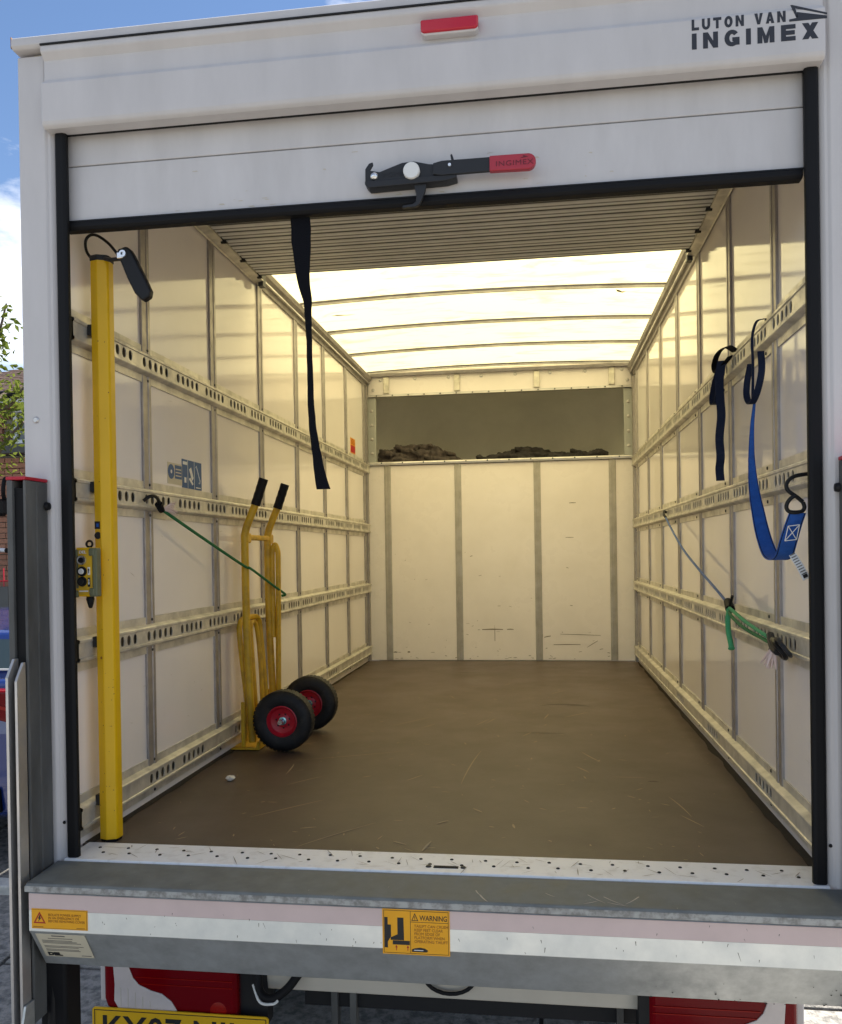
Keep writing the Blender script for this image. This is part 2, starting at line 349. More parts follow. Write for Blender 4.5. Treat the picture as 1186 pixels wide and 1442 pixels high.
for (x, y, ln, an, wd) in [(-0.33,1.98,.28,55,.002),(0.02,1.98,.16,70,.0018),(0.06,2.02,.14,72,.0016),(0.33,2.15,.14,80,.002),(0.48,2.2,.2,50,.002),(0.24,1.72,.1,66,.002),
    (0.03,1.12,.52,86,.0018),(-0.16,.93,.10,60,.002),(-0.47,1.25,.5,25,.0014),(-0.66,1.02,.16,95,.002),(-0.56,.86,.16,52,.002),(-0.52,.52,.28,48,.0022),(-0.30,.28,.3,52,.0018),
    (-0.23,1.88,.1,60,.0022),(-0.72,1.45,.12,45,.0018),(0.5,1.3,.18,112,.0022),(0.46,1.1,.1,118,.0022),(0.75,.65,.22,100,.0018),(0.76,.5,.12,115,.0018),(0.62,1.0,.12,0,.0014),
    (-0.02,.2,.09,80,.003),(0.0,.42,.05,45,.003),(-.1,.22,.05,150,.003),(.22,.4,.04,100,.003),(-.4,.33,.05,20,.003),(.1,.55,.05,130,.003),(0.4,2.9,.2,60,.0016),(0.1,3.2,.16,70,.0014),(-.2,2.7,.12,110,.0016)]:
    mark(sc, x, y, ln, R(an), wd, 0.0012, random.uniform(-.08, .08))
for k in range(190):
    mark(sc, random.uniform(-.95, .98), 0.16+random.random()**1.4*3.9, random.uniform(.006, .04), random.uniform(0, 3.14), random.uniform(.0007, .0022), 0.0011)
sc.build('scratches', 'scratch', fl, kind='stuff')
st = MB()
for (x, y, ln, an, wd) in [(.42,2.5,.26,4,.008),(.50,2.46,.12,-6,.006),(.3,1.75,.22,0,.004),(.7,.95,.04,0,.006),(-.2,3.7,.2,4,.006)]:
    mark(st, x, y, ln, R(an), wd, 0.0008, random.uniform(-.6, .6))
st.build('stains', 'stain', fl, kind='stuff')
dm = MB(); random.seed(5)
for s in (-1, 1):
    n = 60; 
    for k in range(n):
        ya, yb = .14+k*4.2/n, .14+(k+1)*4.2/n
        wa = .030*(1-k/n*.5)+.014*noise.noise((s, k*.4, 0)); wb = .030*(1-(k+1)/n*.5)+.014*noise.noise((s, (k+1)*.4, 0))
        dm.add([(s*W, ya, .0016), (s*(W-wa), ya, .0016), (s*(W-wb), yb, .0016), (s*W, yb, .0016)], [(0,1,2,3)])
dm.build('edge_shade', 'shade', fl, kind='stuff')  # shadow along the wall foot, painted as a dark floor strip
# --- threshold plate with screws
th = MB().prism([(-0.004, -0.03), (-0.0035, 0.0025), (-0.002, 0.0042), (0.130, 0.0052), (0.134, 0.001), (0.134, -0.03)], 'x', -1.0, 1.0).build('threshold_plate', 'plate_alu', van)
scr = MB()
for k in range(23):
    for r_ in range(2):
        x = -0.93+k*0.0845+(0.012 if r_ else -0.016)+random.uniform(-.004, .004); y = (0.088 if r_ == 0 else 0.050)+random.uniform(-.003, .003)
        scr.lathe([(0.0001, .002), (0.0042, .0022), (0.0052, 0)], (x, y, 0.0045), (0, 0, 1), 8)
scr.build('screws', 'void', th, kind='stuff')
gg = MB().box(0.022, 0.087, 0.026, 0.040, 0.003, 0.0062)
gg.build('latch_slot', 'void', th)
for xx in (0.008, 0.100): MB().lathe([(0.0001, .0035), (0.006, .003), (0.008, 0)], (xx, 0.034, 0.0045), (0, 0, 1), 12).build('rivet', 'handle_black', th)
tsc = MB()
for k in range(70): mark(tsc, random.uniform(-.95, .98), random.uniform(.01, .12), random.uniform(.01, .07), random.uniform(0, 3.1), random.uniform(.0004, .001), 0.0072)
tsc.build('scratches', 'scuff', th, kind='stuff')
# --- rear frame
for s in (-1, 1):
    p = MB().prism([(s*1.099, 0.001), (s*1.022, 0.0), (s*1.016, 0.006), (s*1.010, 0.008), (s*0.999, 0.018), (s*0.999, 0.075), (s*1.024, 0.085), (s*1.024, 0.16), (s*1.099, 0.16)], 'z', -0.012 if s < 0 else -0.012, 2.215)
    po = p.build('rear_pillar', 'van_white', van, bevel=0.003)
    MB().prism([(s*0.998, 0.010), (s*0.992, 0.004), (s*0.972, 0.004), (s*0.965, 0.009), (s*0.965, 0.022), (s*0.975, 0.030), (s*0.998, 0.030)], 'z', 0.004, 2.03).build('rubber_seal', 'black', van, bevel=0.002)
    MB().lathe([(0.0001, .006), (0.006, .006), (0.009, .003), (0.010, 0)], (s*1.062, 0.002, 1.215), (0, -1, 0), 16).build('bolt', 'alu', po)
    MB().lathe([(0.0001, .002), (0.004, .002), (0.005, 0)], (s*1.006, 0.010, 0.10), (0, -1, 0), 10).build('screw', 'void', po)
# --- header
prof = [(0.16, 2.05), (0.024, 2.05), (0.022, 2.000), (-0.020, 2.000), (-0.029, 2.006), (-0.0325, 2.016), (-0.033, 2.030), (-0.033, 2.117), (-0.0305, 2.1235), (-0.0185, 2.129), (-0.017, 2.136), (-0.017, 2.180), (-0.018, 2.186), (-0.034, 2.204), (-0.034, 2.221), (0.16, 2.221)]
hd = MB().prism(prof, 'x', -1.011, 1.003).build('header', 'van_white', van, bevel=0.004)
MB().prism([(0.10, 2.2235), (-0.018, 2.2235), (-0.026, 2.231), (-0.025, 2.252), (-0.010, 2.262), (0.10, 2.268)], 'x', -1.101, 1.101).build('roof_trim', 'van_white', van, bevel=0.003)
MB().box(-1.1035, -1.1012, -0.022, 0.06, 2.2285, 2.258).build('trim_end_cap', 'brown_ink', van)
MB().box(-1.010, 1.09, -0.0365, 0.05, 2.2200, 2.2245).build('trim_gasket', 'void', van)
# red marker light
ml = MB().prism([(0.030, 2.147), (0.038, 2.141), (0.168, 2.141), (0.176, 2.147), (0.176, 2.153), (0.030, 2.153)], 'y', -0.040, -0.016).build('marker_lamp', 'van_white', van, bevel=0.003)
MB().prism([(0.030, 2.152), (0.036, 2.146), (0.170, 2.146), (0.176, 2.152), (0.176, 2.178), (0.030, 2.178)], 'y', -0.046, -0.017).build('lens', 'marker_red', ml, bevel=0.004)
# maker lettering
def arcband(cx, cz, rx, rz, tx, tz, a0, a1, n=10):
    o = []
    for k in range(n):
        p = [R(a0+(a1-a0)*k/n), R(a0+(a1-a0)*(k+1)/n)]
        o.append([(cx+rx*math.cos(p[0]), cz+rz*math.sin(p[0])), (cx+rx*math.cos(p[1]), cz+rz*math.sin(p[1])), (cx+(rx-tx)*math.cos(p[1]), cz+(rz-tz)*math.sin(p[1])), (cx+(rx-tx)*math.cos(p[0]), cz+(rz-tz)*math.sin(p[0]))])
    return o
def block(ch, w, h, t):
    q = lambda a, b, c, d: [(a, c), (b, c), (b, d), (a, d)]
    v = t*.82
    if ch == 'I': return [q(0, t, 0, h)], t
    if ch == 'L': return [q(0, t, 0, h), q(t, w*.9, 0, v)], w*.9
    if ch == 'T': return [q(0, w, h-v, h), q(w/2-t/2, w/2+t/2, 0, h-v)], w
    if ch == 'E': return [q(0, t, 0, h), q(t, w*.95, 0, v), q(t, w*.9, h/2-v/2, h/2+v/2), q(t, w*.95, h-v, h)], w*.95
    if ch == 'N': return [q(0, t, 0, h), q(w-t, w, 0, h), [(t, h), (t, h-t*1.35), (w-t, 0), (w-t, t*1.35)]], w
    if ch == 'M': return [q(0, t, 0, h), q(w*1.12-t, w*1.12, 0, h), [(t, h), (t, h-t*1.5), (w*.56-t*.35, 0), (w*.56, 0), (w*.56, t*1.35)], [(w*1.12-t, h), (w*.56, t*1.35), (w*.56, 0), (w*.56+t*.35, 0), (w*1.12-t, h-t*1.5)]], w*1.12
    if ch == 'X': return [[(0, h), (t*1.25, h), (w*1.05, 0), (w*1.05-t*1.25, 0)], [(w*1.05-t*1.25, h), (w*1.05, h), (t*1.25, 0), (0, 0)]], w*1.05
    if ch == 'V': return [[(0, h), (t*1.1, h), (w*.5+t*.25, 0), (w*.5-t*.5, 0)], [(w-t*1.1, h), (w, h), (w*.5+t*.5, 0), (w*.5-t*.15, 0)]], w
    if ch == 'A': return [[(w*.5-t*.5, h), (w*.5+t*.2, h), (t*1.1, 0), (0, 0)], [(w*.5-t*.2, h), (w*.5+t*.5, h), (w, 0), (w-t*1.1, 0)], q(w*.27, w*.73, h*.2, h*.2+v*.8)], w
    if ch == 'O': return arcband(w/2, h/2, w/2, h*.52, t, v, 0, 360, 18), w
    if ch == 'U': return [q(0, t, h*.4, h), q(w-t, w, h*.4, h)]+arcband(w/2, h*.4, w/2, h*.42, t, v, 180, 360, 9), w
    if ch == 'G': return arcband(w/2, h/2, w/2, h*.52, t, v, 38, 335, 15)+[q(w*.52, w, h*.30, h*.30+v*.9), q(w-t*.9, w, h*.06, h*.31)], w
    return [], w*.55
def block_text(body, x0, z0, width, h, wl, t, gap, m, par, y):
    polys = []; x = 0
    for ch in body:
        ps_, adv = block(ch, wl, h, t); polys += [[(a+x, b) for a, b in p] for p in ps_]; x += adv+gap
    k = width/(x-gap); x = 0
    for ch in body:
        ps_, adv = block(ch, wl, h, t); mb = MB()
        for i, p in enumerate(ps_): mb.prism([(x0+(a+x)*k, z0+b) for a, b in p], 'y', y-.0004-(i % 5)*.00006, y+.0006)
        if mb.v: mb.build('letter', m, par)
        x += adv+gap
block_text('LUTON VAN', .694, 2.0925, .218, .0265, .0250, .0082, .0090, 'logo_ink', hd, -.0332)
block_text('INGIMEX', .694, 2.0465, .292, .0385, .0385, .0125, .0165, 'logo_ink', hd, -.0332)
lg = MB()
lx, lz = 0.920, 2.0970
lg.prism([(lx, lz), (lx+.016, lz+.002), (lx+.018, lz+.016), (lx+.086, lz+.001), (lx+.086, lz-.005), (lx, lz-.005)], 'y', -.0338, -.0325)
lg.prism([(lx+.003, lz+.034), (lx+.007, lz+.034), (lx+.086, lz+.008), (lx+.086, lz+.004), (lx+.014, lz+.026), (lx+.020, lz+.004), (lx+.016, lz+.004)], 'y', -.0338, -.0325)
lg.build('emblem', 'logo_ink', hd)
# --- shutter door: two flat sections, rubber foot, catch
d1 = MB().box(-0.984, 0.972, 0.040, 0.062, 1.762, 1.9205).build('door_section', 'door_white', van, bevel=0.003)
d2 = MB().box(-0.984, 0.972, 0.042, 0.064, 1.9235, 2.10).build('door_section', 'door_white', van, bevel=0.003)
MB().box(-1.0, 0.99, 0.0235, 0.041, 2.006, 2.012).build('header_gap_shade', 'void', van)  # dark strip for the shade in the gap between header and door
MB().box(-0.984, 0.972, 0.046, 0.058, 1.919, 1.925).build('door_seam', 'grey_ink', van)
MB().prism([(0.029, 1.764), (0.027, 1.750), (0.034, 1.742), (0.062, 1.742), (0.066, 1.764)], 'x', -0.986, 0.966).build('door_rubber', 'black', van, bevel=0.002)
MB().box(-0.985, 0.968, 0.031, 0.040, 1.765, 1.769).build('door_trim', 'black_gloss', van)
smu = MB(); random.seed(21)
for k in range(26): 
    x = random.uniform(-.7, .6); z = random.uniform(1.775, 1.80) if k < 18 else random.uniform(1.8, 1.9); l_ = random.uniform(.004, .02)
    smu.add([(x, .0390, z), (x+l_, .0390, z+random.uniform(-.003, .003)), (x+l_*.8, .0390, z+.002), (x+.1*l_, .0390, z+.0016)], [(0,1,2,3)])
smu.build('scuffs', 'fine_scuff', d1, kind='stuff')
for x in (0.9745,):
    MB().box(x, x+.006, 0.045, 0.065, 1.765, 2.02).build('door_edge', 'alu', van)
# catch assembly on the door
ct = thing('door_catch', 'black steel shutter catch with red lever grip on the raised door', 'door catch', (0.0, 0.03, 1.80))
def tilt(pts, c=(-0.006, 1.817), a=R(-0.5)):
    return [(c[0]+(x-c[0])*math.cos(a)-(z-c[1])*math.sin(a), c[1]+(x-c[0])*math.sin(a)+(z-c[1])*math.cos(a)) for x, z in pts]
MB().prism(tilt([(-.128,1.794),(-.118,1.784),(.085,1.790),(.112,1.796),(.112,1.806),(-.128,1.802)]), 'y', 0.0, 0.039).build('base_channel', 'handle_black', ct, bevel=0.002)
MB().prism(tilt([(-.128,1.800),(-.128,1.836),(-.118,1.850),(-.108,1.853),(-.107,1.846),(-.116,1.832),(-.090,1.826),(-.055,1.838),(-.030,1.846),(.000,1.848),(.040,1.838),(.060,1.836),(.060,1.806),(-.02,1.800)]), 'y', 0.006, 0.014).build('catch_plate', 'handle_black', ct, bevel=0.0015)
MB().prism(tilt([(.052,1.807),(.072,1.803),(.204,1.805),(.204,1.841),(.075,1.840),(.052,1.835)]), 'y', -0.004, 0.006).build('lever_arm', 'handle_black', ct, bevel=0.0015)
gp = [(.197,1.803),(.295,1.802)]+[(.295+.0195*math.cos(a), 1.822+.020*math.sin(a)) for a in [R(-80+20*k) for k in range(9)]]+[(.295,1.842),(.197,1.842)]
gr = MB().prism(tilt(gp), 'y', -0.009, 0.009).build('grip', 'red_grip', ct, bevel=0.003, seg=3)
text('lettering', 'INGIMEX', 0.0185, (.2125, -0.0094, 1.811), 'grip_text', gr, bold=0.0, sx=1.2, space=1.1)
em = MB().prism([(.274,1.827),(.296,1.830),(.281,1.835),(.283,1.831)], 'y', -.0096, -.0088); em.build('emblem', 'grip_text', gr)
text('lettering', 'INGIMEX', 0.0165, (-.083, 0.0056, 1.8125), 'ink', ct, bold=0.0, sx=1.0, space=1.02)
MB().prism([(-.036,1.829),(-.020,1.832),(-.030,1.838),(-.030,1.833)], 'y', .0052, .0062).build('emblem', 'ink', ct)
MB().lathe([(0.0001,.013),(.020,.013),(.0215,.011),(.0215,0)], (-.0045, .006, 1.820), (0,-1,0), 28).build('pivot_boss', 'white_print', ct, smooth=True)
MB().lathe([(0.0001,.009),(.006,.008),(.010,.004),(.011,0)], (-.104, .006, 1.816), (0,-1,0), 18).build('bolt', 'chrome', ct, smooth=True)
MB().lathe([(0.0001,.004),(.004,.004),(.005,.002),(.0055,0)], (.095, -.004, 1.826), (0,-1,0), 12).build('bolt', 'chrome', ct, smooth=True)
MB().prism([(.099,1.838),(.107,1.838),(.101,1.858),(.0975,1.860),(.096,1.856)], 'y', .008, .013).build('release_tab', 'handle_black', ct)
MB().prism([(-.001,1.790),(.034,1.792),(.029,1.772),(.022,1.752),(.014,1.737),(.004,1.731),(-.032,1.730),(-.030,1.7365),(-.004,1.739),(.004,1.744),(.006,1.760)], 'y', 0.008, 0.020).build('hook', 'handle_black', ct, bevel=0.0015)
# --- pull strap hanging from the door foot
px = [(-0.318,1.752,.027,.0),(-0.317,1.70,.027,.02),(-0.3155,1.672,.0265,.06),(-0.314,1.62,.022,.3),(-0.313,1.585,.019,.5),(-0.304,1.53,.014,.75),(-0.3005,1.50,.0115,.85),(-0.299,1.43,.009,.9),(-0.298,1.36,.0085,.85),(-0.297,1.29,.009,.8),(-0.2965,1.235,.0095,.7),(-0.2915,1.17,.0105,.5),(-0.2825,1.10,.0125,.25),(-0.2745,1.05,.0155,.1),(-0.265,1.008,.019,.0)]
pts = []; ws = []
q1 = spline([(a, 0, b) for a, b, c, d in px], 4); q2 = spline([(c, d, 0) for a, b, c, d in px], 4)
px = [(p.x, p.z, q.x, q.y) for p, q in zip(q1, q2)]
for (x, z, hw, tw) in px:
    pts.append((x+.0022*noise.noise((z*26, 0, 5)), 0.055, z)); ws.append(Vector((hw, -0.008*tw, 0.0015*tw)))
ps = MB().ribbon(pts, ws, 0.003).build('pull_strap', 'black_web', van, smooth=True)
# --- rolled-back curtain under the roof
def slat_prof(y0, z, p):
    q = [(0,.004),(.08*p,-.012),(.20*p,-.015),(.44*p,-.015),(.52*p,-.004),(.58*p,-.004),(.66*p,-.014),(.88*p,-.014),(.985*p,.004)]
    return [(y0+a, z+b) for a, b in q]+[(y0+.985*p, z+.012), (y0, z+.012)]
P_ = 0.0765; s0 = None
for k in range(19):
    y = 0.205+k*P_
    if s0 is None: s0 = MB().prism(slat_prof(y, 2.148, P_), 'x', -0.962, 0.968).build('shutter_slat', 'slat', van)
    else: again(s0, (0, k*P_, 0))
e0 = None
for k in range(20):
    y = 0.205+k*P_
    if e0 is None: e0 = MB().box(-0.962, 0.968, y-.0095, y+.0075, 2.1345, 2.150).build('slat_gap_shade', 'handle_black', van)  # dark strip stands in for the shade in the gap between slats
    else: again(e0, (0, k*P_, 0))
e1 = None
for k in range(19):
    y = 0.205+(k+.5)*P_
    if e1 is None: e1 = MB().box(-0.962, 0.968, y-.0045, y+.0035, 2.1325, 2.150).build('groove_shade', 'grey_ink', van)  # thinner dark strip paints the shade of the mid-slat groove
    else: again(e1, (0, k*P_, 0))
for k, (a, b) in enumerate([((.052,2.10),(.070,2.125)),((.070,2.125),(.110,2.143)),((.110,2.143),(.150,2.148)),((.150,2.148),(.205,2.148))]):
    MB().prism([a, b, (b[0]+.003, b[1]+.012), (a[0]+.008, a[1]+.012)], 'x', -0.962, 0.968).build('shutter_slat', 'slat', van)
for s in (-1, 1):
    MB().prism([(s*0.972, 2.132), (s*1.008, 2.126), (s*1.012, 2.120), (s*1.012, 2.172), (s*0.972, 2.172), (s*0.972, 2.166), (s*1.006, 2.166), (s*1.006, 2.138), (s*0.972, 2.138)], 'y', 0.08, 1.735).build('door_track', 'rail', van)
    for k in range(7):
        MB().lathe([(0.0001,-.012),(.014,-.012),(.014,.012),(.0001,.012)], (s*0.9685, 0.30+k*0.2295, 2.139), (1,0,0), 12).build('roller', 'black_gloss', van)
    MB().box(s*0.985-.012, s*0.985+.012, 1.735, 1.775, 2.11, 2.17).build('track_stop', 'handle_black', van)
# --- side walls: panels, posts, rails
Y_POST = [0.577+0.6125*k for k in range(7)]
def rail_profile(s, zc):
    q = [(0.001,.062),(0.0055,.062),(0.0055,.038),(0.0245,.032),(0.0275,.029),(0.0275,.0225),(0.0235,.0205)]
    return [(s*(W-d), zc+z) for d, z in q], [(s*(W-d), zc-z) for d, z in reversed(q)]
def rail(s, zc, groups, name, zscale=1.0):
    mb = MB(); a, b = rail_profile(s, zc); Y0, Y1 = 0.085, 4.36
    mb.prism(a, 'y', Y0, Y1, closed=False); mb.prism(b, 'y', Y0, Y1, closed=False)
    x = s*(W-0.0235); zt, zb = zc+.0205, zc-.0205; y = Y0
    def quad(y0, y1):
        if y1-y0 > 1e-5: mb.add([(x,y0,zb),(x,y1,zb),(x,y1,zt),(x,y0,zt)], [(0,1,2,3)])
    for gs in groups:
        for k in range(5):
            yc = gs+k*0.0432
            if yc-.0216 < y-1e-6 or yc+.0216 > Y1: continue
            quad(y, yc-.0216); n = 12; inn = []; outr = []
            for q in range(n):
                an = 2*math.pi*q/n; cx, cz = math.cos(an), math.sin(an)
                inn.append((x, yc+.0128*cx, zc+.0165*(abs(cz)**.8)*(1 if cz >= 0 else -1)))
                t = min(.0216/max(abs(cx), 1e-6), .0205/max(abs(cz), 1e-6)); outr.append((x, yc+cx*t, zc+cz*t))
            # snap the four rect corners
            for (sy2, sz2) in ((1,1),(-1,1),(-1,-1),(1,-1)):
                best = min(range(n), key=lambda i: (outr[i][1]-(yc+sy2*.0216))**2+(outr[i][2]-(zc+sz2*.0205))**2)
                outr[best] = (x, yc+sy2*.0216, zc+sz2*.0205)
            base = inn+outr
            mb.add(base, [(q, (q+1) % n, n+(q+1) % n, n+q) for q in range(n)])
            # wall thickness of the slot
            mb.add(inn+[(p[0]+s*.003, p[1], p[2]) for p in inn], [(q, (q+1) % n, n+(q+1) % n, n+q) for q in range(n)])
            y = yc+.0216
    quad(y, Y1)
    r = mb.build(name, 'rail', van)
    MB().box(min(s*(W-.0015), s*(W-.0095)), max(s*(W-.0015), s*(W-.0095)), Y0+.005, Y1-.005, zc-.030, zc+.030).build('slot_shade_strip', 'slot_shade', r)  # dark strip paints in the shade inside the rail channel
    sm = MB()
    for yp in Y_POST:
        for dz in (.052, -.052): sm.lathe([(0.0001,.003),(.0045,.003),(.006,0)], (s*(W-.0055), yp+.012, zc+dz), (-s,0,0), 8)
    sm.build('screws', 'handle_black', r, kind='stuff')
    return r
full = [0.2575+0.2715*k for k in range(15)]
for s in (-1, 1):
    sw = MB().box(s*(W+.004), s*1.085, 0.16, 4.45, -0.06, 2.225).build('side_wall', 'van_white', van)
    ed = [0.085]+Y_POST+[4.368]
    if s > 0: ed = [0.085]+[y-0.085 for y in Y_POST]+[4.368]
    for a, b in zip(ed[:-1], ed[1:]):
        MB().box(s*W, s*(W+.0035), a+.0015, b-.0015, 0.0, 2.20).build('wall_panel', 'grp', sw)
    p0 = None
    for yp in ed[1:-1]:
        if p0 is None:
            q = [(0,-.032),(.0065,-.0315),(.008,-.030),(.0085,-.012),(.006,-.010),(.006,.010),(.0085,.012),(.008,.030),(.0065,.0315),(0,.032)]
            p0 = MB().prism([(s*(W-d), yp+e) for d, e in q], 'z', 0.10, 2.19).build('wall_post', 'alu_post', sw); y0 = yp
        else: again(p0, (0, yp-y0, 0))
    for zc in (1.487, 1.027, 0.566): rail(s, zc, full, 'cargo_rail')
    rail(s, 0.085, [0.53, 0.80, 1.34, 2.2, 3.0] if s < 0 else [0.53, 1.34, 2.15], 'skirting_rail')
    MB().prism([(s*W, 2.125), (s*(W-.010), 2.125), (s*(W-.014), 2.150), (s*(W-.045), 2.176), (s*(W-.052), 2.196), (s*(W-.040), 2.212), (s*W, 2.212)], 'y', 0.16, 4.365).build('cant_rail', 'alu_post', van, bevel=0.002)
    MB().box(s*(W-.034), s*(W-.026), 1.74, 4.36, 2.148, 2.1565).build('rail_bead', 'alu', van)
    MB().prism([(s*W, 4.300), (s*(W-.018), 4.300), (s*(W-.022), 4.318), (s*(W-.022), 4.335), (s*W, 4.345)], 'z', 0.0, 2.12).build('corner_post', 'alu_post', van)
    wsc = MB(); random.seed(50+s)
    for k in range(75):
        y, z = random.uniform(.15, 4.2), random.choice([random.uniform(.15,.5), random.uniform(.65,.95), random.uniform(1.1,1.4), random.uniform(.15,1.0)])
        l_, a_ = random.uniform(.008,.07)*random.random(), random.uniform(-.5,.5)+(1.57 if random.random() < .25 else 0); w_ = random.uniform(.0006,.0016)
        dy, dz = math.cos(a_)*l_, math.sin(a_)*l_; x_ = s*(W-.0008)
        wsc.add([(x_, y, z-w_), (x_, y+dy, z+dz), (x_, y+dy*.5, z+dz*.5+w_)], [(0,1,2)])
    wsc.build('scuffs', 'fine_scuff' if s > 0 else 'scuff_soft', sw, kind='stuff')
# --- roof sheet and bows
def arch(x): return 2.214+0.027*(1-(x/1.05)**2)
rf = MB(); n = 16
for k in range(n+1):
    x = -1.05+2.1*k/n; rf.v += [Vector((x, 0.0, arch(x))), Vector((x, 4.40, arch(x)))]
for k in range(n): rf.f.append((2*k, 2*k+2, 2*k+3, 2*k+1))
roof = rf.build('roof_sheet', 'roof', van, smooth=True)
b0 = None
for yp in Y_POST:
    if b0 is None:
        vs = []; fs = []; q = [(-.020,-.001),(-.018,-.005),(-.007,-.006),(-.006,-.019),(.006,-.019),(.007,-.006),(.018,-.005),(.020,-.001)]; m_ = len(q)
        for k in range(n+1):
            x = -1.0+2.0*k/n
            vs += [(x, yp+a, arch(x)+b) for a, b in q]
        for k in range(n):
            for i in range(m_): fs.append((k*m_+i, k*m_+(i+1) % m_, (k+1)*m_+(i+1) % m_, (k+1)*m_+i))
        b0 = MB().add(vs, fs).build('roof_bow', 'alu', roof, smooth=True); y0 = yp
    else: again(b0, (0, yp-y0, 0))
tear = MB().add([(-.88,2.69,2.2115),(-.84,2.68,2.2125),(-.79,2.70,2.2135),(-.73,2.70,2.2145),(-.78,2.712,2.2135),(-.83,2.706,2.2125)], [(0,1,2,3,4,5)])
tear.add([(.73,2.50,2.2145),(.755,2.52,2.214),(.765,2.54,2.214),(.79,2.535,2.2135),(.77,2.565,2.2135),(.74,2.54,2.2142)], [(0,1,2,3,4,5)])
for f in tear.v: f.z = arch(f.x)-.002
tear.build('tears', 'scuff', roof, kind='stuff')
# --- bulkhead
bh = MB().box(-1.02, 1.02, 4.380, 4.405, 0.0, 1.512).build('bulkhead', 'van_white', van)
xs = [-1.02, -0.858, -0.310, 0.293, 0.852, 1.02]
for a, b in zip(xs[:-1], xs[1:]):
    MB().box(a+.0015, b-.0015, 4.370, 4.379, 0.004, 1.510).build('bulkhead_panel', 'grp_scuffed', bh)
p0 = None
for x in xs[1:-1]:
    if p0 is None:
        q = [(-.026,0),(-.022,-.006),(-.009,-.007),(-.007,-.004),(.007,-.004),(.009,-.007),(.022,-.006),(.026,0)]
        p0 = MB().prism([(x+a, 4.3695+b) for a, b in q], 'z', 0.004, 1.530).build('bulkhead_post', 'bulk_post', bh); x0 = x
    else: again(p0, (x-x0, 0, 0))
MB().prism([(4.352,1.514),(4.350,1.530),(4.354,1.540),(4.45,1.540),(4.45,1.514)], 'x', -1.0, 1.0).build('bulkhead_cap', 'alu', bh, bevel=0.002)
sf = MB(); random.seed(9)
def wmark(x, z, l_, dz, w_):
    sf.add([(x, 4.3685, z), (x+l_, 4.3685, z+dz), (x+l_, 4.3685, z+dz+w_), (x+l_*.5, 4.3685, z+dz*.5+w_*1.6), (x, 4.3685, z+w_)], [(0,1,2,3,4)])
for (x, z, l_, dz, w_) in [(-.14,.235,.16,0,.006),(.05,.236,.05,0,.005),(-.045,.15,.004,.0,.08),(.33,.175,.05,.01,.005),(-.83,.06,.03,0,.006),(-.72,.06,.02,0,.008),(.30,.18,.02,0,.02),(.53,1.19,.05,0,.004),(.5,.93,.06,0,.003),(.45,.2,.3,-.01,.003),(.4,.12,.2,.0,.004),(.65,.1,.08,.05,.003)]: wmark(x, z, l_, dz, w_)
for k in range(60):
    wmark(random.choice([random.uniform(-.82,-.35), random.uniform(-.27,.26), random.uniform(.33,.82)]), random.random()**3*.9+.015, random.uniform(.005,.03), random.uniform(-.006,.006), random.uniform(.001,.003))
sf.build('scuffs', 'scuff', bh, kind='stuff')
# --- head beam, jambs
hb = MB().box(-1.0, 1.0, 4.362, 4.40, 2.056, 2.205).build('head_beam', 'grp_scuffed', van, bevel=0.004)
MB().prism([(4.346,2.044),(4.346,2.060),(4.362,2.062),(4.40,2.062),(4.40,2.044)], 'x', -1.0, 1.0).build('beam_lip', 'alu', hb)
MB().prism([(4.34,2.200),(4.335,2.222),(4.36,2.240),(4.40,2.240),(4.40,2.200)], 'x', -1.0, 1.0).build('beam_cap', 'alu_post', hb)
k0 = None
for x in (-.855, -.305, .300, .855):
    if k0 is None: k0 = MB().prism([(4.361,2.064),(4.348,2.070),(4.346,2.15),(4.352,2.20),(4.361,2.20)], 'x', x-.022, x+.022).build('bracket', 'rail', hb, bevel=0.006); x0 = x
    else: again(k0, (x-x0, 0, 0))
k0 = None
for x, z in [(-.96,2.10),(-.90,2.175),(-.63,2.178),(-.37,2.178),(-.12,2.178),(.14,2.18),(.40,2.18),(.66,2.18),(.93,2.18),(.97,2.10)]:
    if k0 is None: k0 = MB().lathe([(0.0001,.008),(.006,.008),(.007,.004),(.013,.003),(.014,0)], (x,4.362,z), (0,-1,0), 12).build('bolt', 'alu', hb); x0, z0 = x, z
    else: again(k0, (x-x0, 0, z-z0))
sd = MB()
for k in range(16): sd.lathe([(0.0001,.003),(.005,.003),(.006,0)], (-.93+k*.124,4.3455,2.052), (0,-1,0), 8)
for k in range(12): sd.lathe([(0.0001,.003),(.005,.003),(.006,0)], (-.9+k*.164,4.3505,1.531), (0,-1,0), 8)
sd.build('screws', 'handle_black', hb, kind='stuff')
for s in (-1, 1):
    j = MB().box(min(s*.942, s*1.016), max(s*.942, s*1.016), 4.366, 4.40, 1.541, 2.043).build('jamb', 'jamb', van, bevel=0.003)
    for z in (1.61, 1.72, 1.83, 1.94):
        MB().lathe([(0.0001,.006),(.007,.006),(.012,.002),(.013,0)], (s*.975,4.366,z), (0,-1,0), 10).build('bolt', 'alu', j)
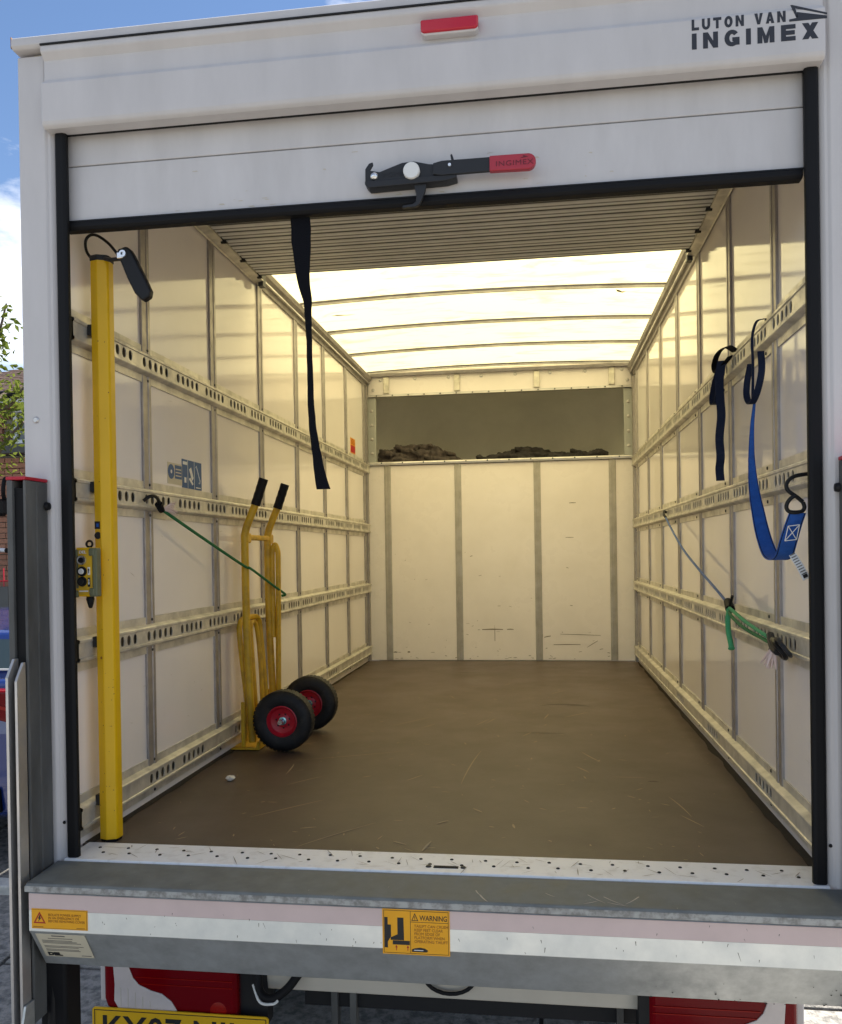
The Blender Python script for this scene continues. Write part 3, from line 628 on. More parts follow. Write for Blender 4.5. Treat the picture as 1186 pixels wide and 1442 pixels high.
# --- loft over the cab
nose = MB(); NX, NT = 20, 12
for i in range(NX+1):
    u = -1+2*i/NX; x = 1.04*u; dep = 1.25*(1-abs(u)**3.2*0.55)
    for k in range(NT+1):
        a = R(90*k/NT)
        y = 4.41+dep*(math.sin(a)**.75 if k else 0); z = 1.50+0.70*(math.cos(a)**.55 if k < NT else 0)
        nose.v.append(Vector((x, y, z)))
for i in range(NX):
    for k in range(NT):
        a = i*(NT+1)+k; nose.f.append((a, a+1, a+NT+2, a+NT+1))
lo_ = nose.build('loft_shell', 'loft', van, smooth=True)
MB().box(-1.04, 1.04, 4.41, 5.72, 1.48, 1.512).build('loft_floor', 'loft', van)
for s in (-1, 1):
    cap = [(s*1.036, 4.41+.57*math.sin(R(9*k))**.75 if k else 4.41, 1.50+.70*(math.cos(R(9*k))**.55 if k < 10 else 0)) for k in range(11)]
    MB().add(cap+[(s*1.036, 4.41, 1.5)], [tuple(range(12))]).build('loft_cheek', 'loft', van)
onp = [(4.42,2.262),(5.4,2.262),(5.78,2.10),(5.92,1.75),(5.92,1.44),(4.42,1.44)]
onose = MB(); onose.prism(onp, 'x', -1.09, 1.09, closed=False)
for xs_ in (-1.09, 1.09): onose.add([(xs_, a, b) for a, b in onp], [tuple(range(6))])
onose.build('luton_nose', 'van_white', van, bevel=0.05, seg=3)
# cab, wheels and chassis in front of / under the box
cabp = [(4.50,-.62),(4.50,1.40),(5.55,1.40),(6.15,.55),(6.85,.30),(7.05,.05),(7.08,-.62)]
cab = MB().prism(cabp, 'x', -.98, .98).build('cab', 'van_white', van, bevel=0.06, seg=3)
MB().add([(-.8,5.61,1.33),(.8,5.61,1.33),(.88,6.17,.62),(-.88,6.17,.62)], [(0,1,2,3)]).build('windscreen', 'glass', cab)
for y in (1.15, 5.95):
    for s in (-1, 1):
        tw = MB().lathe([(.20,-.10),(.30,-.105),(.345,-.08),(.35,0),(.345,.08),(.30,.105),(.20,.10)], (s*.86, y, GZ+.35), (1,0,0), 28, closed=True).build('wheel', 'tyre', van, smooth=True)
        MB().lathe([(.0001,.05),(.08,.06),(.18,.04),(.205,.09)], (s*.86, y, GZ+.35), (s,0,0), 24).build('rim', 'alu', tw, smooth=True)
MB().box(-1.0, 1.0, 0.165, 4.36, -0.16, -0.035).build('underfloor', 'void', van)
for s in (-1, 1): MB().box(s*.42-.04, s*.42+.04, 0.42, 6.6, -.42, -.162).build('chassis_rail', 'void', van)
MB().tube([(-.82,1.15,GZ+.35),(.82,1.15,GZ+.35)], .05, 12).build('axle', 'void', van)
MB().lathe([(.0001,-.13),(.12,-.13),(.15,-.08),(.15,.08),(.12,.13),(.0001,.13)], (0,1.15,GZ+.36), (0,1,0), 16).build('differential', 'void', van, smooth=True)
# rear valance, lamps, plate
va = MB().prism([(.33,-.497),(.315,-.490),(.30,-.40),(.30,-.30),(.335,-.30),(.345,-.497)], 'x', -.600, .586).build('rear_valance', 'valance', van, bevel=0.004)
ringp = [(0.03+.075*math.cos(R(a)), .292, -.412+.052*math.sin(R(a))) for a in range(180, 361, 15)]
MB().tube(ringp, .006, 8).build('towing_eye', 'black', va, smooth=True)
MB().tube(spline([(-.55,.29,-.40),(-.54,.262,-.468),(-.50,.25,-.487),(-.455,.262,-.462),(-.42,.28,-.42)]), .013, 10).build('cable_loop', 'black', va, smooth=True)
MB().tube(spline([(-.56,.265,-.455),(-.53,.238,-.492),(-.49,.235,-.494),(-.475,.24,-.486)]), .004, 8).build('cable_tie', 'white_print', va, smooth=True)
MB().box(-.63, -.53, .305, .36, -.60, -.33).build('lamp_bracket', 'void', va)
MB().box(.57, .60, .280, .36, -.62, -.36).build('lamp_bracket', 'void', va)
for s in (-1, 1):
    x0, x1 = (-1.045, -.615) if s < 0 else (.595, 1.000)
    dz = 0.0
    def lp(t, z): return (x0+(x1-x0)*t if s < 0 else x1-(x1-x0)*t, z+dz)
    outline = [lp(0,-.36),lp(0,-.53),lp(.02,-.555),lp(.06,-.572),lp(.12,-.578),lp(.93,-.603),lp(.985,-.597),lp(1,-.575),lp(1,-.36)]
    tl = MB().prism(outline, 'y', .272, .36).build('tail_lamp', 'red_lens', van, bevel=0.020, seg=4)
    cl = [lp(.075,-.36),lp(.095,-.48),lp(.09,-.53),lp(.13,-.560),lp(.20,-.568),lp(.58,-.5815),lp(.565,-.553),lp(.52,-.523),lp(.45,-.502),lp(.37,-.494),lp(.28,-.478),lp(.235,-.458),lp(.20,-.42),lp(.19,-.36)]
    MB().prism(cl, 'y', .268, .2725).build('clear_lens', 'clear_lens', tl, bevel=0.003)
    for k in range(7):
        t_ = .14+.055*k; zt = -.47-.012*max(0,k-1)-.008*max(0,k-4)
        MB().box(min(lp(t_,0)[0],lp(t_+.004,0)[0]), max(lp(t_,0)[0],lp(t_+.004,0)[0]), .2672, .2685, -.562, zt-.02).build('lens_rib', 'valance', tl)
    MB().lathe([(.0001,.0022),(.018,.0018),(.026,0)], (lp(.865,0)[0], .272, -.545), (0,-1,0), 20).build('bulb_lens', 'red_bright', tl, smooth=True)
    for zz in (-.455, -.475): MB().box(min(lp(.25,0)[0],lp(.97,0)[0]), max(lp(.25,0)[0],lp(.97,0)[0]), .2695, .273, zz-.0012, zz+.0012).build('lens_rib', 'red_bright', tl)
    MB().box(min(x0,x1)-(.022 if s<0 else -(x1-x0)), (x0 if s<0 else x1+.022), .30, .36, -.55, -.34).build('lamp_housing', 'van_white', tl, bevel=.003)
np_ = MB().prism([(-1.075,-.672),(-.513,-.672),(-.513,-.557),(-.520,-.550),(-1.068,-.550),(-1.075,-.557)], 'y', .262, .266).build('number_plate', 'plate_yellow', van)
np_['label'] = 'yellow rear number plate below the left tail lamp'
for seg in [(-1.068,-1.066,-.666,-.557),(-.522,-.520,-.666,-.557),(-1.068,-.520,-.559,-.557),(-1.068,-.520,-.666,-.664)]:
    MB().box(seg[0], seg[1], .2608, .2622, seg[2], seg[3]).build('plate_border', 'ink', np_)
text('lettering', 'KX07 NJM', 0.110, (-1.047, .2615, -.650), 'ink', np_, bold=0.0016, sx=0.98, space=1.03)
# floor cross-member stubs hanging dark below the valance
for x in (-.36, -.30, .52): MB().box(x, x+.02, .42, .46, -.80, -.42).build('stay', 'dark_metal', van)
MB().box(-.45, .58, .44, .50, -.60, -.30).build('rear_cross_member', 'void', van)
# stickers on the wall lining
def wall_frame(s): return (Vector((0, -s, 0)) if s > 0 else Vector((0, 1, 0)), Vector((0, 0, 1)))
xw = -W+.0012
st = MB().box(-W+.0002, xw, 0.745, 0.905, 1.098, 1.176).build('safety_sticker', 'cream_sticker', van)
WF = wall_frame(-1)
MB().lathe([(.0001,.0008),(.027,.0008),(.027,0)], (xw, .775, 1.143), (1,0,0), 24).build('sign_disc', 'blue_sticker', st)
MB().lathe([(.0001,.0014),(.007,.0014),(.007,0)], (xw, .775, 1.143), (1,0,0), 12).build('sign_mark', 'white_print', st)
MB().box(xw-.0005, xw+.0006, .808, .868, 1.120, 1.170).build('sign_field', 'blue_sticker', st)
for z in (1.155, 1.143, 1.131): MB().box(xw, xw+.001, .813, .862, z-.002, z+.002).build('sign_line', 'cream_sticker', st)
sb = MB().box(-W+.0002, xw+.0006, .872, 1.058, 1.092, 1.200).build('safety_sticker', 'blue_sticker', van)
for (a, b) in ((.922,.9245),(.984,.9865)): MB().box(xw, xw+.0012, a, b, 1.093, 1.199).build('sign_line', 'white_print', sb)
MB().box(xw, xw+.0012, .878, .918, 1.180, 1.192).build('sign_mark', 'white_print', sb)
MB().box(xw, xw+.0012, .890, .908, 1.112, 1.132).build('sign_mark', 'white_print', sb)
gl = MB(); gl.add([(xw+.0012,.935,1.165),(xw+.0012,.955,1.175),(xw+.0012,.977,1.135),(xw+.0012,.962,1.122)], [(0,1,2,3)]); gl.add([(xw+.0012,.932,1.128),(xw+.0012,.945,1.135),(xw+.0012,.975,1.112),(xw+.0012,.965,1.106)], [(0,1,2,3)]); gl.build('sign_mark', 'white_print', sb)
hk = MB(); hk.tube([(xw+.001,.997,1.178),(xw+.001,1.004,1.184),(xw+.001,1.040,1.128),(xw+.001,1.036,1.118),(xw+.001,1.028,1.120)], .0022, 6); hk.build('sign_mark', 'white_print', sb)
MB().box(xw, xw+.0012, 1.000, 1.045, 1.098, 1.102).build('sign_line', 'white_print', sb)
ls = MB().box(-W+.0002, xw, 3.79, 3.95, 1.555, 1.665).build('load_sticker', 'sticker', van)
MB().box(xw-.0003, xw+.0006, 3.80, 3.94, 1.562, 1.612).build('red_field', 'red_rim', ls)
for z in (1.655,1.645,1.635,1.625): MB().box(xw-.0003, xw+.0006, 3.80, 3.93, z-.002, z+.002).build('sign_line', 'red_ink', ls)

# ================================================================= TAIL LIFT
tlift = thing('tail_lift', 'grey steel tail lift beam with warning stickers across the rear of the van', 'tail lift', (0, -0.10, GZ))
MB().prism([(-.0045,-.0005),(-.0045,-.030),(-.155,-.030),(-.158,-.026),(-.158,-.010),(-.154,-.006)], 'x', -1.018, 1.30).build('deck', 'deck', tlift, bevel=0.003)
MB().box(-1.0185, 1.30, -.1600, -.1581, -.0265, -.0115).build('deck_edge', 'lip', tlift)
beam = MB().prism([(-.060,-.032),(-.150,-.032),(-.150,-.132),(-.079,-.250),(-.05,-.250)], 'x', -1.014, 1.30).build('cross_beam', 'galv', tlift, bevel=0.003)
MB().box(-1.012, 1.30, -.1520, -.1501, -.0765, -.0335).build('pink_reflection', 'pink', tlift)  # pink reflection on the beam face, painted as a flat band
MB().box(-1.012, 1.30, -.1522, -.1501, -.1300, -.0768).build('bright_reflection', 'bright', tlift)  # painted band for the bright ground mirrored in the bare beam face
ds = MB(); random.seed(31)
for (x, y, ln, an, wd) in [(.42,-.10,.10,-55,.0012),(.46,-.11,.10,-50,.0012),(.53,-.10,.10,58,.0014),(.48,-.14,.05,-20,.001),(.42,-.135,.04,30,.001),(.16,-.13,.06,-65,.0016),(.145,-.10,.05,-70,.0012),(.32,-.10,.04,-45,.001)]: mark(ds, x, y, ln, R(an), wd, -.0020-.0045*(-y/.155)+.0012, .2)
for k in range(130): yy = random.uniform(-.145,-.03); mark(ds, random.uniform(-.9, .95), yy, random.uniform(.006,.03), random.uniform(0,3.1), random.uniform(.0004,.0010), -.0008+.0355*yy)
ds.build('scratches', 'fine_scuff', tlift, kind='stuff')
cr = MB()
for k in range(26):
    x = random.uniform(.55, 1.0); z = -.25+random.random()**2*.07; y = -.079-(z+.25)*.6
    r_ = random.uniform(.001,.004); cr.add([(x-r_, y-.0026, z), (x, y-.0026-.3*r_, z-.5*r_+r_), (x+r_, y-.0026, z), (x, y-.002+.3*r_, z-r_)], [(0,1,2,3)])
cr.build('rust_spots', 'void', tlift, kind='stuff')
tk = MB(); random.seed(61)
for (x, z, l_) in [(-.395,-.083,.010),(-.384,-.082,.014),(-.81,-.098,.004),(-.805,-.103,.003),(.75,-.10,.02),(.31,-.11,.012),(.52,-.085,.010),(-.3,-.12,.008),(.22,-.09,.006)]+[(random.uniform(-.8,.95), random.uniform(-.128,-.04), random.uniform(.002,.008)) for k in range(40)]:
    w_ = random.uniform(.0005,.0013); dx = random.uniform(-.3,.6)*l_; tk.add([(x-w_, -.1526, z), (x+w_, -.1526, z), (x+dx+w_*.4, -.1526, z-l_), (x+dx-w_*.4, -.1526, z-l_)], [(0,1,2,3)])
tk.build('nicks', 'grey_ink', tlift, kind='stuff')
# warning sticker
wy = -.1523
ws_ = MB().box(-.082, .083, wy-.0012, wy, -.1425, -.0325).build('warning_sticker', 'sticker', tlift)
ws_['label'] = 'amber crush warning sticker at the middle of the beam'
fy = wy-.0012
def ink(name, poly, par, m='ink', y0=fy, t=.0004): return MB().prism(poly, 'y', y0-t, y0+.0002).build(name, m, par)
for (a, b, c, d) in [(-.079,.080,-.0365,-.0355),(-.079,.080,-.1395,-.1385),(-.079,-.078,-.1385,-.0365),(.079,.080,-.1385,-.0365),(-.0135,-.0125,-.1385,-.0365),(-.0125,.079,-.0630,-.0620)]:
    ink('rule', [(a,c),(b,c),(b,d),(a,d)], ws_)
ink('pictogram', [(-.077,-.053),(-.069,-.053),(-.069,-.071),(-.061,-.071),(-.061,-.100),(-.069,-.112),(-.069,-.127),(-.077,-.127)], ws_)
ink('pictogram', [(-.045,-.053),(-.030,-.053),(-.029,-.108),(-.062,-.108),(-.062,-.102),(-.045,-.094)], ws_)
ink('pictogram', [(-.057,-.109),(-.015,-.109),(-.015,-.119),(-.057,-.119)], ws_)
for x in (-.048, -.020): ink('arrow', [(x-.0008,-.133),(x+.0008,-.133),(x+.0008,-.126),(x+.003,-.126),(x,-.120),(x-.003,-.126),(x-.0008,-.126)], ws_, 'red_ink')
tri = [(-.0105,-.0595),(.0065,-.0595),(-.002,-.0405)]; tin = [(-.0080,-.0580),(.0040,-.0580),(-.002,-.0445)]
ink('triangle', [tri[0],tri[1],tin[1],tin[0]], ws_); ink('triangle', [tri[1],tri[2],tin[2],tin[1]], ws_); ink('triangle', [tri[2],tri[0],tin[0],tin[2]], ws_)
ink('triangle', [(-.0026,-.0545),(-.0014,-.0545),(-.0011,-.0485),(-.0029,-.0485)], ws_); ink('triangle', [(-.0027,-.0572),(-.0013,-.0572),(-.0013,-.0558),(-.0027,-.0558)], ws_)
text('lettering', 'WARNING', .0178, (.0095, fy-.0002, -.0580), 'ink', ws_, bold=.0001, fit=.067)
text('lettering', 'TAILIFT CAN CRUSH\nKEEP FEET CLEAR\nFROM EDGE OF\nPLATFORM WHEN\nOPERATING TAILIFT', .0098, (-.004, fy-.0002, -.0755), 'brown_ink', ws_, sx=.92, line=.95)
ink('maker_mark', [(-.010,-.135),(.026,-.135),(.030,-.131),(.022,-.126),(.010,-.124),(-.002,-.126),(-.010,-.129)], ws_); ink('mark_line', [(-.005,-.1315),(.018,-.1315),(.018,-.1298),(-.005,-.1298)], ws_, 'white_print', fy-.0005)
# power supply sticker
es = MB().box(-1.004, -.850, wy-.0012, wy, -.1230, -.0715).build('power_sticker', 'sticker', tlift)
es['label'] = 'amber electrical hazard sticker at the left end of the beam'
tri = [(-.999,-.109),(-.965,-.109),(-.982,-.079)]; tin = [(-.9935,-.1058),(-.9705,-.1058),(-.982,-.0855)]
for a, b in ((0,1),(1,2),(2,0)): ink('triangle', [tri[a],tri[b],tin[b],tin[a]], es, 'red_ink')
ink('bolt_symbol', [(-.9790,-.0875),(-.9815,-.0875),(-.9865,-.0970),(-.9830,-.0965),(-.9860,-.1050),(-.9770,-.0945),(-.9805,-.0948)], es)
for (a, b, c, d) in [(-1.002,-.852,-.0740,-.0735),(-1.002,-.852,-.1212,-.1207),(-.8525,-.852,-.1207,-.074)]: ink('rule', [(a,c),(b,c),(b,d),(a,d)], es)
text('lettering', 'ISOLATE POWER SUPPLY\nIN AN EMERGENCY OR\nBEFORE REMOVING COVER', .0088, (-.958, fy-.0002, -.0890), 'brown_ink', es, line=.92, sx=.93)
ink('small_print', [(-1.000,-.1190),(-.972,-.1190),(-.972,-.1170),(-1.000,-.1170)], es, 'brown_ink'); ink('small_print', [(-.880,-.1190),(-.857,-.1190),(-.857,-.1174),(-.880,-.1174)], es, 'brown_ink')
# maker's plate on the chamfer
ch_u = Vector((0, -.071, .118)).normalized(); ch_n = Vector((0, -.118, -.071)).normalized()*1.0
CF = (Vector((1,0,0)), ch_u)
def on_ch(x, t, d=0.0): return Vector((x, -.150, -.132))-ch_u*t+ch_n*(.0026+d)
def chq(name, x0, x1, t0, t1, m, par, d=0.0):
    v = [on_ch(x0,t1,d), on_ch(x1,t1,d), on_ch(x1,t0,d), on_ch(x0,t0,d)]; b = [p-ch_n*.0016 for p in v]
    return MB().add(v+b, [(0,1,2,3),(7,6,5,4),(0,4,5,1),(1,5,6,2),(2,6,7,3),(3,7,4,0)]).build(name, m, par)
mp_ = chq('maker_plate', -.998, -.862, .006, .100, 'cream_sticker', tlift)
for t in (.022, .031, .036, .041, .054, .059, .068, .073): chq('sign_line', -.988+(.02 if t < .03 else 0), -.875-random.uniform(0,.03), t, t+.002, 'grey_ink', mp_, .0005)
chq('sign_line', -.955, -.918, .0105, .0145, 'grey_ink', mp_, .0005)
text('lettering', 'DEL', .017, on_ch(-.988, .094, .0006), 'ink', mp_, frame=CF, bold=.0012, sx=1.3)
chq('sign_line', -.895, -.868, .091, .0935, 'grey_ink', mp_, .0005)
# columns either side
for s in (-1, 1):
    X = lambda d: s*(1.030+d)
    colm = MB().prism([(X(0),-.004),(X(0),-.105),(X(.007),-.107),(X(.007),-.015),(X(.036),-.015),(X(.036),-.110),(X(.052),-.110),(X(.052),-.004)], 'z', -.40, 1.040).build('column', 'dark_metal', tlift, bevel=0.002)
    capp = MB().prism([(X(-.001),-.003),(X(-.001),-.108),(X(.053),-.112),(X(.053),-.003)], 'z', 1.041, 1.050).build('column_cap', 'red_paint', tlift, bevel=.002)
    MB().prism([(X(.008),-.016),(X(.008),-.100),(X(.035),-.100),(X(.035),-.016)], 'z', -.39, 1.02).build('slide', 'black', colm)
    MB().lathe([(.0001,.014),(.010,.013),(.012,.004),(.007,0)], (X(-.0005)-s*0, -.018, .975), (-s,0,0), 14).build('knob', 'black_gloss', colm, smooth=True)
    MB().lathe([(.0001,.001),(.005,.001),(.005,0)], (X(-.0005), -.050, 1.000), (-s,0,0), 12).build('bolt_hole', 'void', colm)
    MB().box(min(X(-.002),X(.012)), max(X(-.002),X(.012)), -.06, -.012, -.010, 1.03).build('column_edge', 'dark_metal', colm, bevel=.004)
    # two slim aluminium carriage plates
    for d, y1, top in ((0.004, -.152, .560), (.024, -.160, .570)):
        pl = [(y1,-.400),(y1,top-.045),(y1+.030,top),(-.113,top),(-.113,-.400)]
        MB().prism(pl, 'x', X(d), X(d+.0075)).build('carriage_plate', 'alu', tlift, bevel=.001)
    MB().prism([(-.215,-.60),(-.205,-.50),(-.150,-.33),(-.113,-.33),(-.113,-.60)], 'x', X(-.004), X(.003)).build('gusset', 'galv', tlift, bevel=.001)
    lx0, lx1 = (X(-.055), X(.02)) if s < 0 else (X(.06), X(.13))
    MB().box(min(lx0,lx1), max(lx0,lx1), -.05, .03, -.66, -.235).build('lower_leg', 'black', tlift, bevel=.008)
    lxm = (lx0+lx1)/2
    MB().tube([(lxm,-.03,-.24),(lxm-.005,-.045,-.45),(lxm,-.05,-.66)], .014, 10).build('hydraulic_hose', 'black_gloss', tlift, smooth=True)
# lowered platform edge is outside the picture

# ================================================================= YELLOW POLE
PX, PY = -.9515, .168
pole = thing('yellow_pole', 'tall yellow painted pole standing on the load floor just inside the left of the opening', 'pole', (PX, PY, 0))
def poly_ring(r, n, rot): return [(PX+r*math.cos(rot+2*math.pi*k/n), PY+r*math.sin(rot+2*math.pi*k/n)) for k in range(n)]
pp = [(-.0235,.014),(-.0235,-.017),(-.002,-.024),(.0215,-.014),(.024,-.007),(.024,.018),(.020,.0225),(-.018,.0225)]
pp = [(PX+x*1.1, PY+y*1.08) for x, y in pp]
MB().prism(pp, 'z', .008, 1.702).build('shaft', 'yellow', pole, bevel=.002)
MB().prism([(PX+(x-PX)*1.07, PY+(y-PY)*1.07) for x, y in pp], 'z', 1.697, 1.714).build('end_cap', 'handle_black', pole, bevel=.003)
MB().prism([(PX+(x-PX)*.9, PY+(y-PY)*.9) for x, y in pp], 'z', .0005, .009).build('foot', 'black', pole)
for z in (1.50, 1.49-.45, .585, .12): MB().box(PX-.043, PX-.021, PY-.012, PY+.030, z-.016, z+.016).build('mounting_bolt', 'handle_black', pole, bevel=.003)
fx = (Vector((.998, -.06, 0)).normalized(), Vector((0,0,1)))
MB().box(PX-.0225, PX-.0035, PY-.0250, PY-.0190, .916, .938).build('square_decal', 'ink', pole)
MB().box(PX-.0165, PX-.0095, PY-.0256, PY-.0245, .922, .932).build('decal_mark', 'blue_web', pole)
MB().disc((PX-.013, PY-.0190, .897), (0,-1,0), .0105, .006, 20).build('round_decal', 'ink', pole)
MB().lathe([(.0001,.003),(.004,.003),(.005,0)], (PX-.008, PY-.0218, .54), (0,-1,0), 10).build('screw', 'brown_ink', pole)
pch = MB(); random.seed(41)
for k in range(34):
    z = random.choice([random.uniform(.02,.5), random.uniform(.3,1.6)]); f_ = random.random(); a_, b_ = (pp[1], pp[2]) if random.random() < .4 else (pp[2], pp[3])
    q_ = Vector((a_[0]+(b_[0]-a_[0])*f_, a_[1]+(b_[1]-a_[1])*f_, z)); ed = Vector((b_[0]-a_[0], b_[1]-a_[1], 0)).normalized(); no = Vector((ed.y, -ed.x, 0)); no = no if no.y < 0 else -no
    l_, h_ = random.uniform(.001,.005), random.uniform(.001,.006); q_ = q_+no*.0005
    pch.add([q_-ed*l_*.5, q_+Vector((0,0,-h_*.6)), q_+ed*l_*.5, q_+ed*l_*.2+Vector((0,0,h_*.5))], [(0,1,2,3)])
pch.build('paint_chips', 'brown_ink', pole, kind='stuff')
# handset hanging by its cable
hs = thing('cable_handset', 'black rubber handset hanging on a cable loop from the top of the yellow pole', 'handset', (-.895, .15, 1.70))
MB().tube(spline([(-.975,.160,1.704),(-.990,.155,1.728),(-.990,.15,1.756),(-.974,.145,1.770),(-.948,.14,1.766),(-.912,.135,1.740),(-.884,.130,1.708),(-.858,.122,1.680)], 6), .0042, 8).build('cable', 'black_gloss', hs, smooth=True)
hh = MB(); hp = [(-.020,.058),(-.014,.066),(.012,.062),(.019,.048),(.021,.030),(.024,-.060),(.024,-.085),(.014,-.100),(-.010,-.102),(-.022,-.070),(-.024,-.02),(-.022,.035)]
ca, sa = math.cos(R(24)), math.sin(R(24))
hh.prism([(-.826+x*ca-z*sa, 1.654+x*sa+z*ca) for x, z in hp], 'y', .098, .124)
hh.build('handset_body', 'black_gloss', hs, bevel=.006, seg=3)
MB().lathe([(.0001,.004),(.004,.004),(.0045,.007),(.010,.007),(.011,0)], (-.848,.098,1.692), (0,-1,0), 18).build('steel_bush', 'chrome', hs, smooth=True)
MB().box(-.867,-.847,.094,.100,1.680,1.698).build('steel_tab', 'chrome', hs, bevel=.002)
MB().tube([(-.926,.140,1.698),(-.905,.13,1.690),(-.854,.115,1.686)], .006, 8).build('clip', 'handle_black', hs)

# ================================================================= CONTROL PENDANT on the pole
cp_ = thing('control_pendant', 'yellow push button control box with three round buttons hanging on the yellow pole', 'control box', (-.955, .10, .79))
qx, qy = -.970, .082
MB().box(qx-.030, qx+.022, qy, qy+.045, .722, .862).build('box_body', 'yellow', cp_, bevel=.005, seg=3)
MB().box(qx-.0285, qx+.0205, qy-.0015, qy+.0005, .728, .856).build('face_plate', 'truck_yellow', cp_)
MB().box(qx-.0275, qx-.021, qy-.003, qy-.001, .746, .838).build('side_label', 'pendant_grey', cp_)
for (x, z) in ((-.034,.846),(.016,.848),(-.034,.730),(.016,.736)):
    MB().box(qx+x-.004, qx+x+.012, qy-.006, qy+.004, z-.010, z+.010).build('corner_guard', 'pendant_grey', cp_, bevel=.003)
MB().prism([(qx+.012,.860),(qx+.036,.860),(qx+.036,.722),(qx+.012,.722),(qx+.012,.738),(qx+.022,.742),(qx+.022,.842),(qx+.012,.846)], 'y', qy-.004, qy+.022).build('bracket', 'pendant_grey', cp_, bevel=.003)
for z, m1, m2 in ((.826,'chrome','black_gloss'),(.794,'black_gloss','white_print'),(.765,'black_gloss','ink')):
    bt = MB().lathe([(.0001,.006),(.0125,.006),(.0140,.003),(.0145,0)], (qx-.010, qy-.001, z), (0,-1,0), 22).build('button', m1, cp_, smooth=True)
    MB().lathe([(.0001,.010),(.0075,.009),(.0085,.006)], (qx-.010, qy-.001, z), (0,-1,0), 18).build('button_cap', m2, bt, smooth=True)
MB().box(qx+.0075, qx+.0145, qy-.003, qy-.001, .784, .806).build('up_label', 'white_print', cp_); MB().box(qx+.0075, qx+.0145, qy-.003, qy-.001, .750, .776).build('down_label', 'ink', cp_)
MB().prism([(qx+.0100,.788),(qx+.0120,.788),(qx+.0120,.797),(qx+.0138,.797),(qx+.011,.803),(qx+.0082,.797),(qx+.0100,.797)], 'y', qy-.0036, qy-.0028).build('arrow', 'ink', cp_)
MB().prism([(qx+.0100,.772),(qx+.0120,.772),(qx+.0120,.762),(qx+.0138,.762),(qx+.011,.755),(qx+.0082,.762),(qx+.0100,.762)], 'y', qy-.0036, qy-.0028).build('arrow', 'white_print', cp_)
text('lettering', 'DEL', .0115, (qx-.018, qy-.0030, .845), 'white_print', cp_, bold=.0002, sx=1.1)
MB().box(qx-.019, qx+.008, qy-.003, qy-.001, .736, .7395).build('small_print', 'white_print', cp_)
MB().tube([(qx+.002+.009*math.cos(R(a)), qy+.02, .872+.009*math.sin(R(a))) for a in range(0, 360, 24)], .0032, 8, closed=True).build('hanging_ring', 'black_gloss', cp_, smooth=True)
MB().lathe([(.010,0),(.0115,.008),(.0095,.018),(.006,.030),(.0035,.034),(.0001,.034)], (qx+.002, qy+.02, .722), (0,0,-1), 16).build('cable_gland', 'black', cp_, smooth=True)

# ================================================================= HAND TRUCK
ht = thing('hand_truck', 'yellow tubular hand truck with red rimmed wheels leaning on the left wall', 'hand truck', (-.90, 1.50, 0))
xr = -.942
def upright(y, shift=0):
    return spline([(-.925,y,.03),(xr,y,.45),(xr-.004,y,.86),(xr,y,.935),(xr+.022,y,.995),(xr+.048,y,1.055)], 6)
for y in (1.345, 1.655):
    MB().tube(upright(y), .0165, 14).build('upright', 'truck_yellow', ht, smooth=True)
    gpn = [Vector((xr+.046,y,1.048)).lerp(Vector((xr+.085,y,1.160)), k/8) for k in range(9)]
    MB().tube(gpn, [.0205,.0205,.0195,.0205,.0195,.0205,.0195,.0205,.020], 14).build('grip', 'black', ht, smooth=True)
MB().box(xr-.012, xr+.010, 1.355, 1.70, .898, .922).build('cross_bar', 'truck_yellow', ht, bevel=.008, seg=3)
for y in (1.345, 1.655): MB().box(xr-.015, xr+.013, y-.012, y+.045, .885, .930).build('lug', 'truck_yellow', ht, bevel=.009, seg=3)
MB().tube(spline([(-.905,1.655,.12),(-.900,1.655,.50),(-.896,1.655,.80),(-.899,1.655,.855),(-.910,1.655,.880),(-.921,1.655,.855),(-.925,1.655,.80),(-.925,1.655,.45)], 6), .0125, 12).build('stair_skid', 'truck_yellow', ht, smooth=True)
MB().tube(spline([(-.930,1.655,.13),(-.915,1.64,.16)], 4), .012, 10).build('skid_foot', 'truck_yellow', ht, smooth=True)
nl = [(-.948,1.368,.14),(-.966,1.362,.32),(-.981,1.358,.49),(-.983,1.368,.530),(-.983,1.40,.552),(-.983,1.50,.556),(-.975,1.57,.552),(-.974,1.595,.535),(-.972,1.605,.50),(-.958,1.605,.32),(-.945,1.60,.14)]
MB().tube(spline(nl, 5), .012, 12).build('folding_nose', 'truck_yellow', ht, smooth=True)
MB().tube(spline([(-.945,1.455,.14),(-.955,1.45,.36),(-.966,1.46,.505),(-.969,1.50,.535),(-.966,1.54,.505),(-.955,1.55,.36),(-.945,1.545,.14)], 5), .010, 12).build('inner_loop', 'truck_yellow', ht, smooth=True)
for y in (1.345, 1.655):
    MB().prism([(-.966,.012),(-.950,.012),(-.950,.205),(-.966,.205)], 'y', y-.028 if y < 1.5 else y+.018, y-.019 if y < 1.5 else y+.027).build('side_plate', 'truck_yellow', ht, bevel=.002)
MB().box(-.975, -.955, 1.36, 1.385, .03, .19).build('nose_stop', 'truck_yellow', ht, bevel=.003)
MB().prism([(-1.01,.003),(-.885,.003),(-.885,.040),(-.893,.040),(-.900,.011),(-1.01,.009)], 'y', 1.31, 1.69).build('toe_plate', 'truck_yellow', ht, bevel=.002)
WC = (-.772, .134)
MB().prism([(-.915,.10),(-.915,.18),(WC[0]+.02,WC[1]+.02),(WC[0]+.02,WC[1]-.02)], 'y', 1.376, 1.384).build('axle_bracket', 'truck_yellow', ht)
MB().prism([(-.915,.10),(-.915,.18),(WC[0]+.02,WC[1]+.02),(WC[0]+.02,WC[1]-.02)], 'y', 1.626, 1.634).build('axle_bracket', 'truck_yellow', ht)
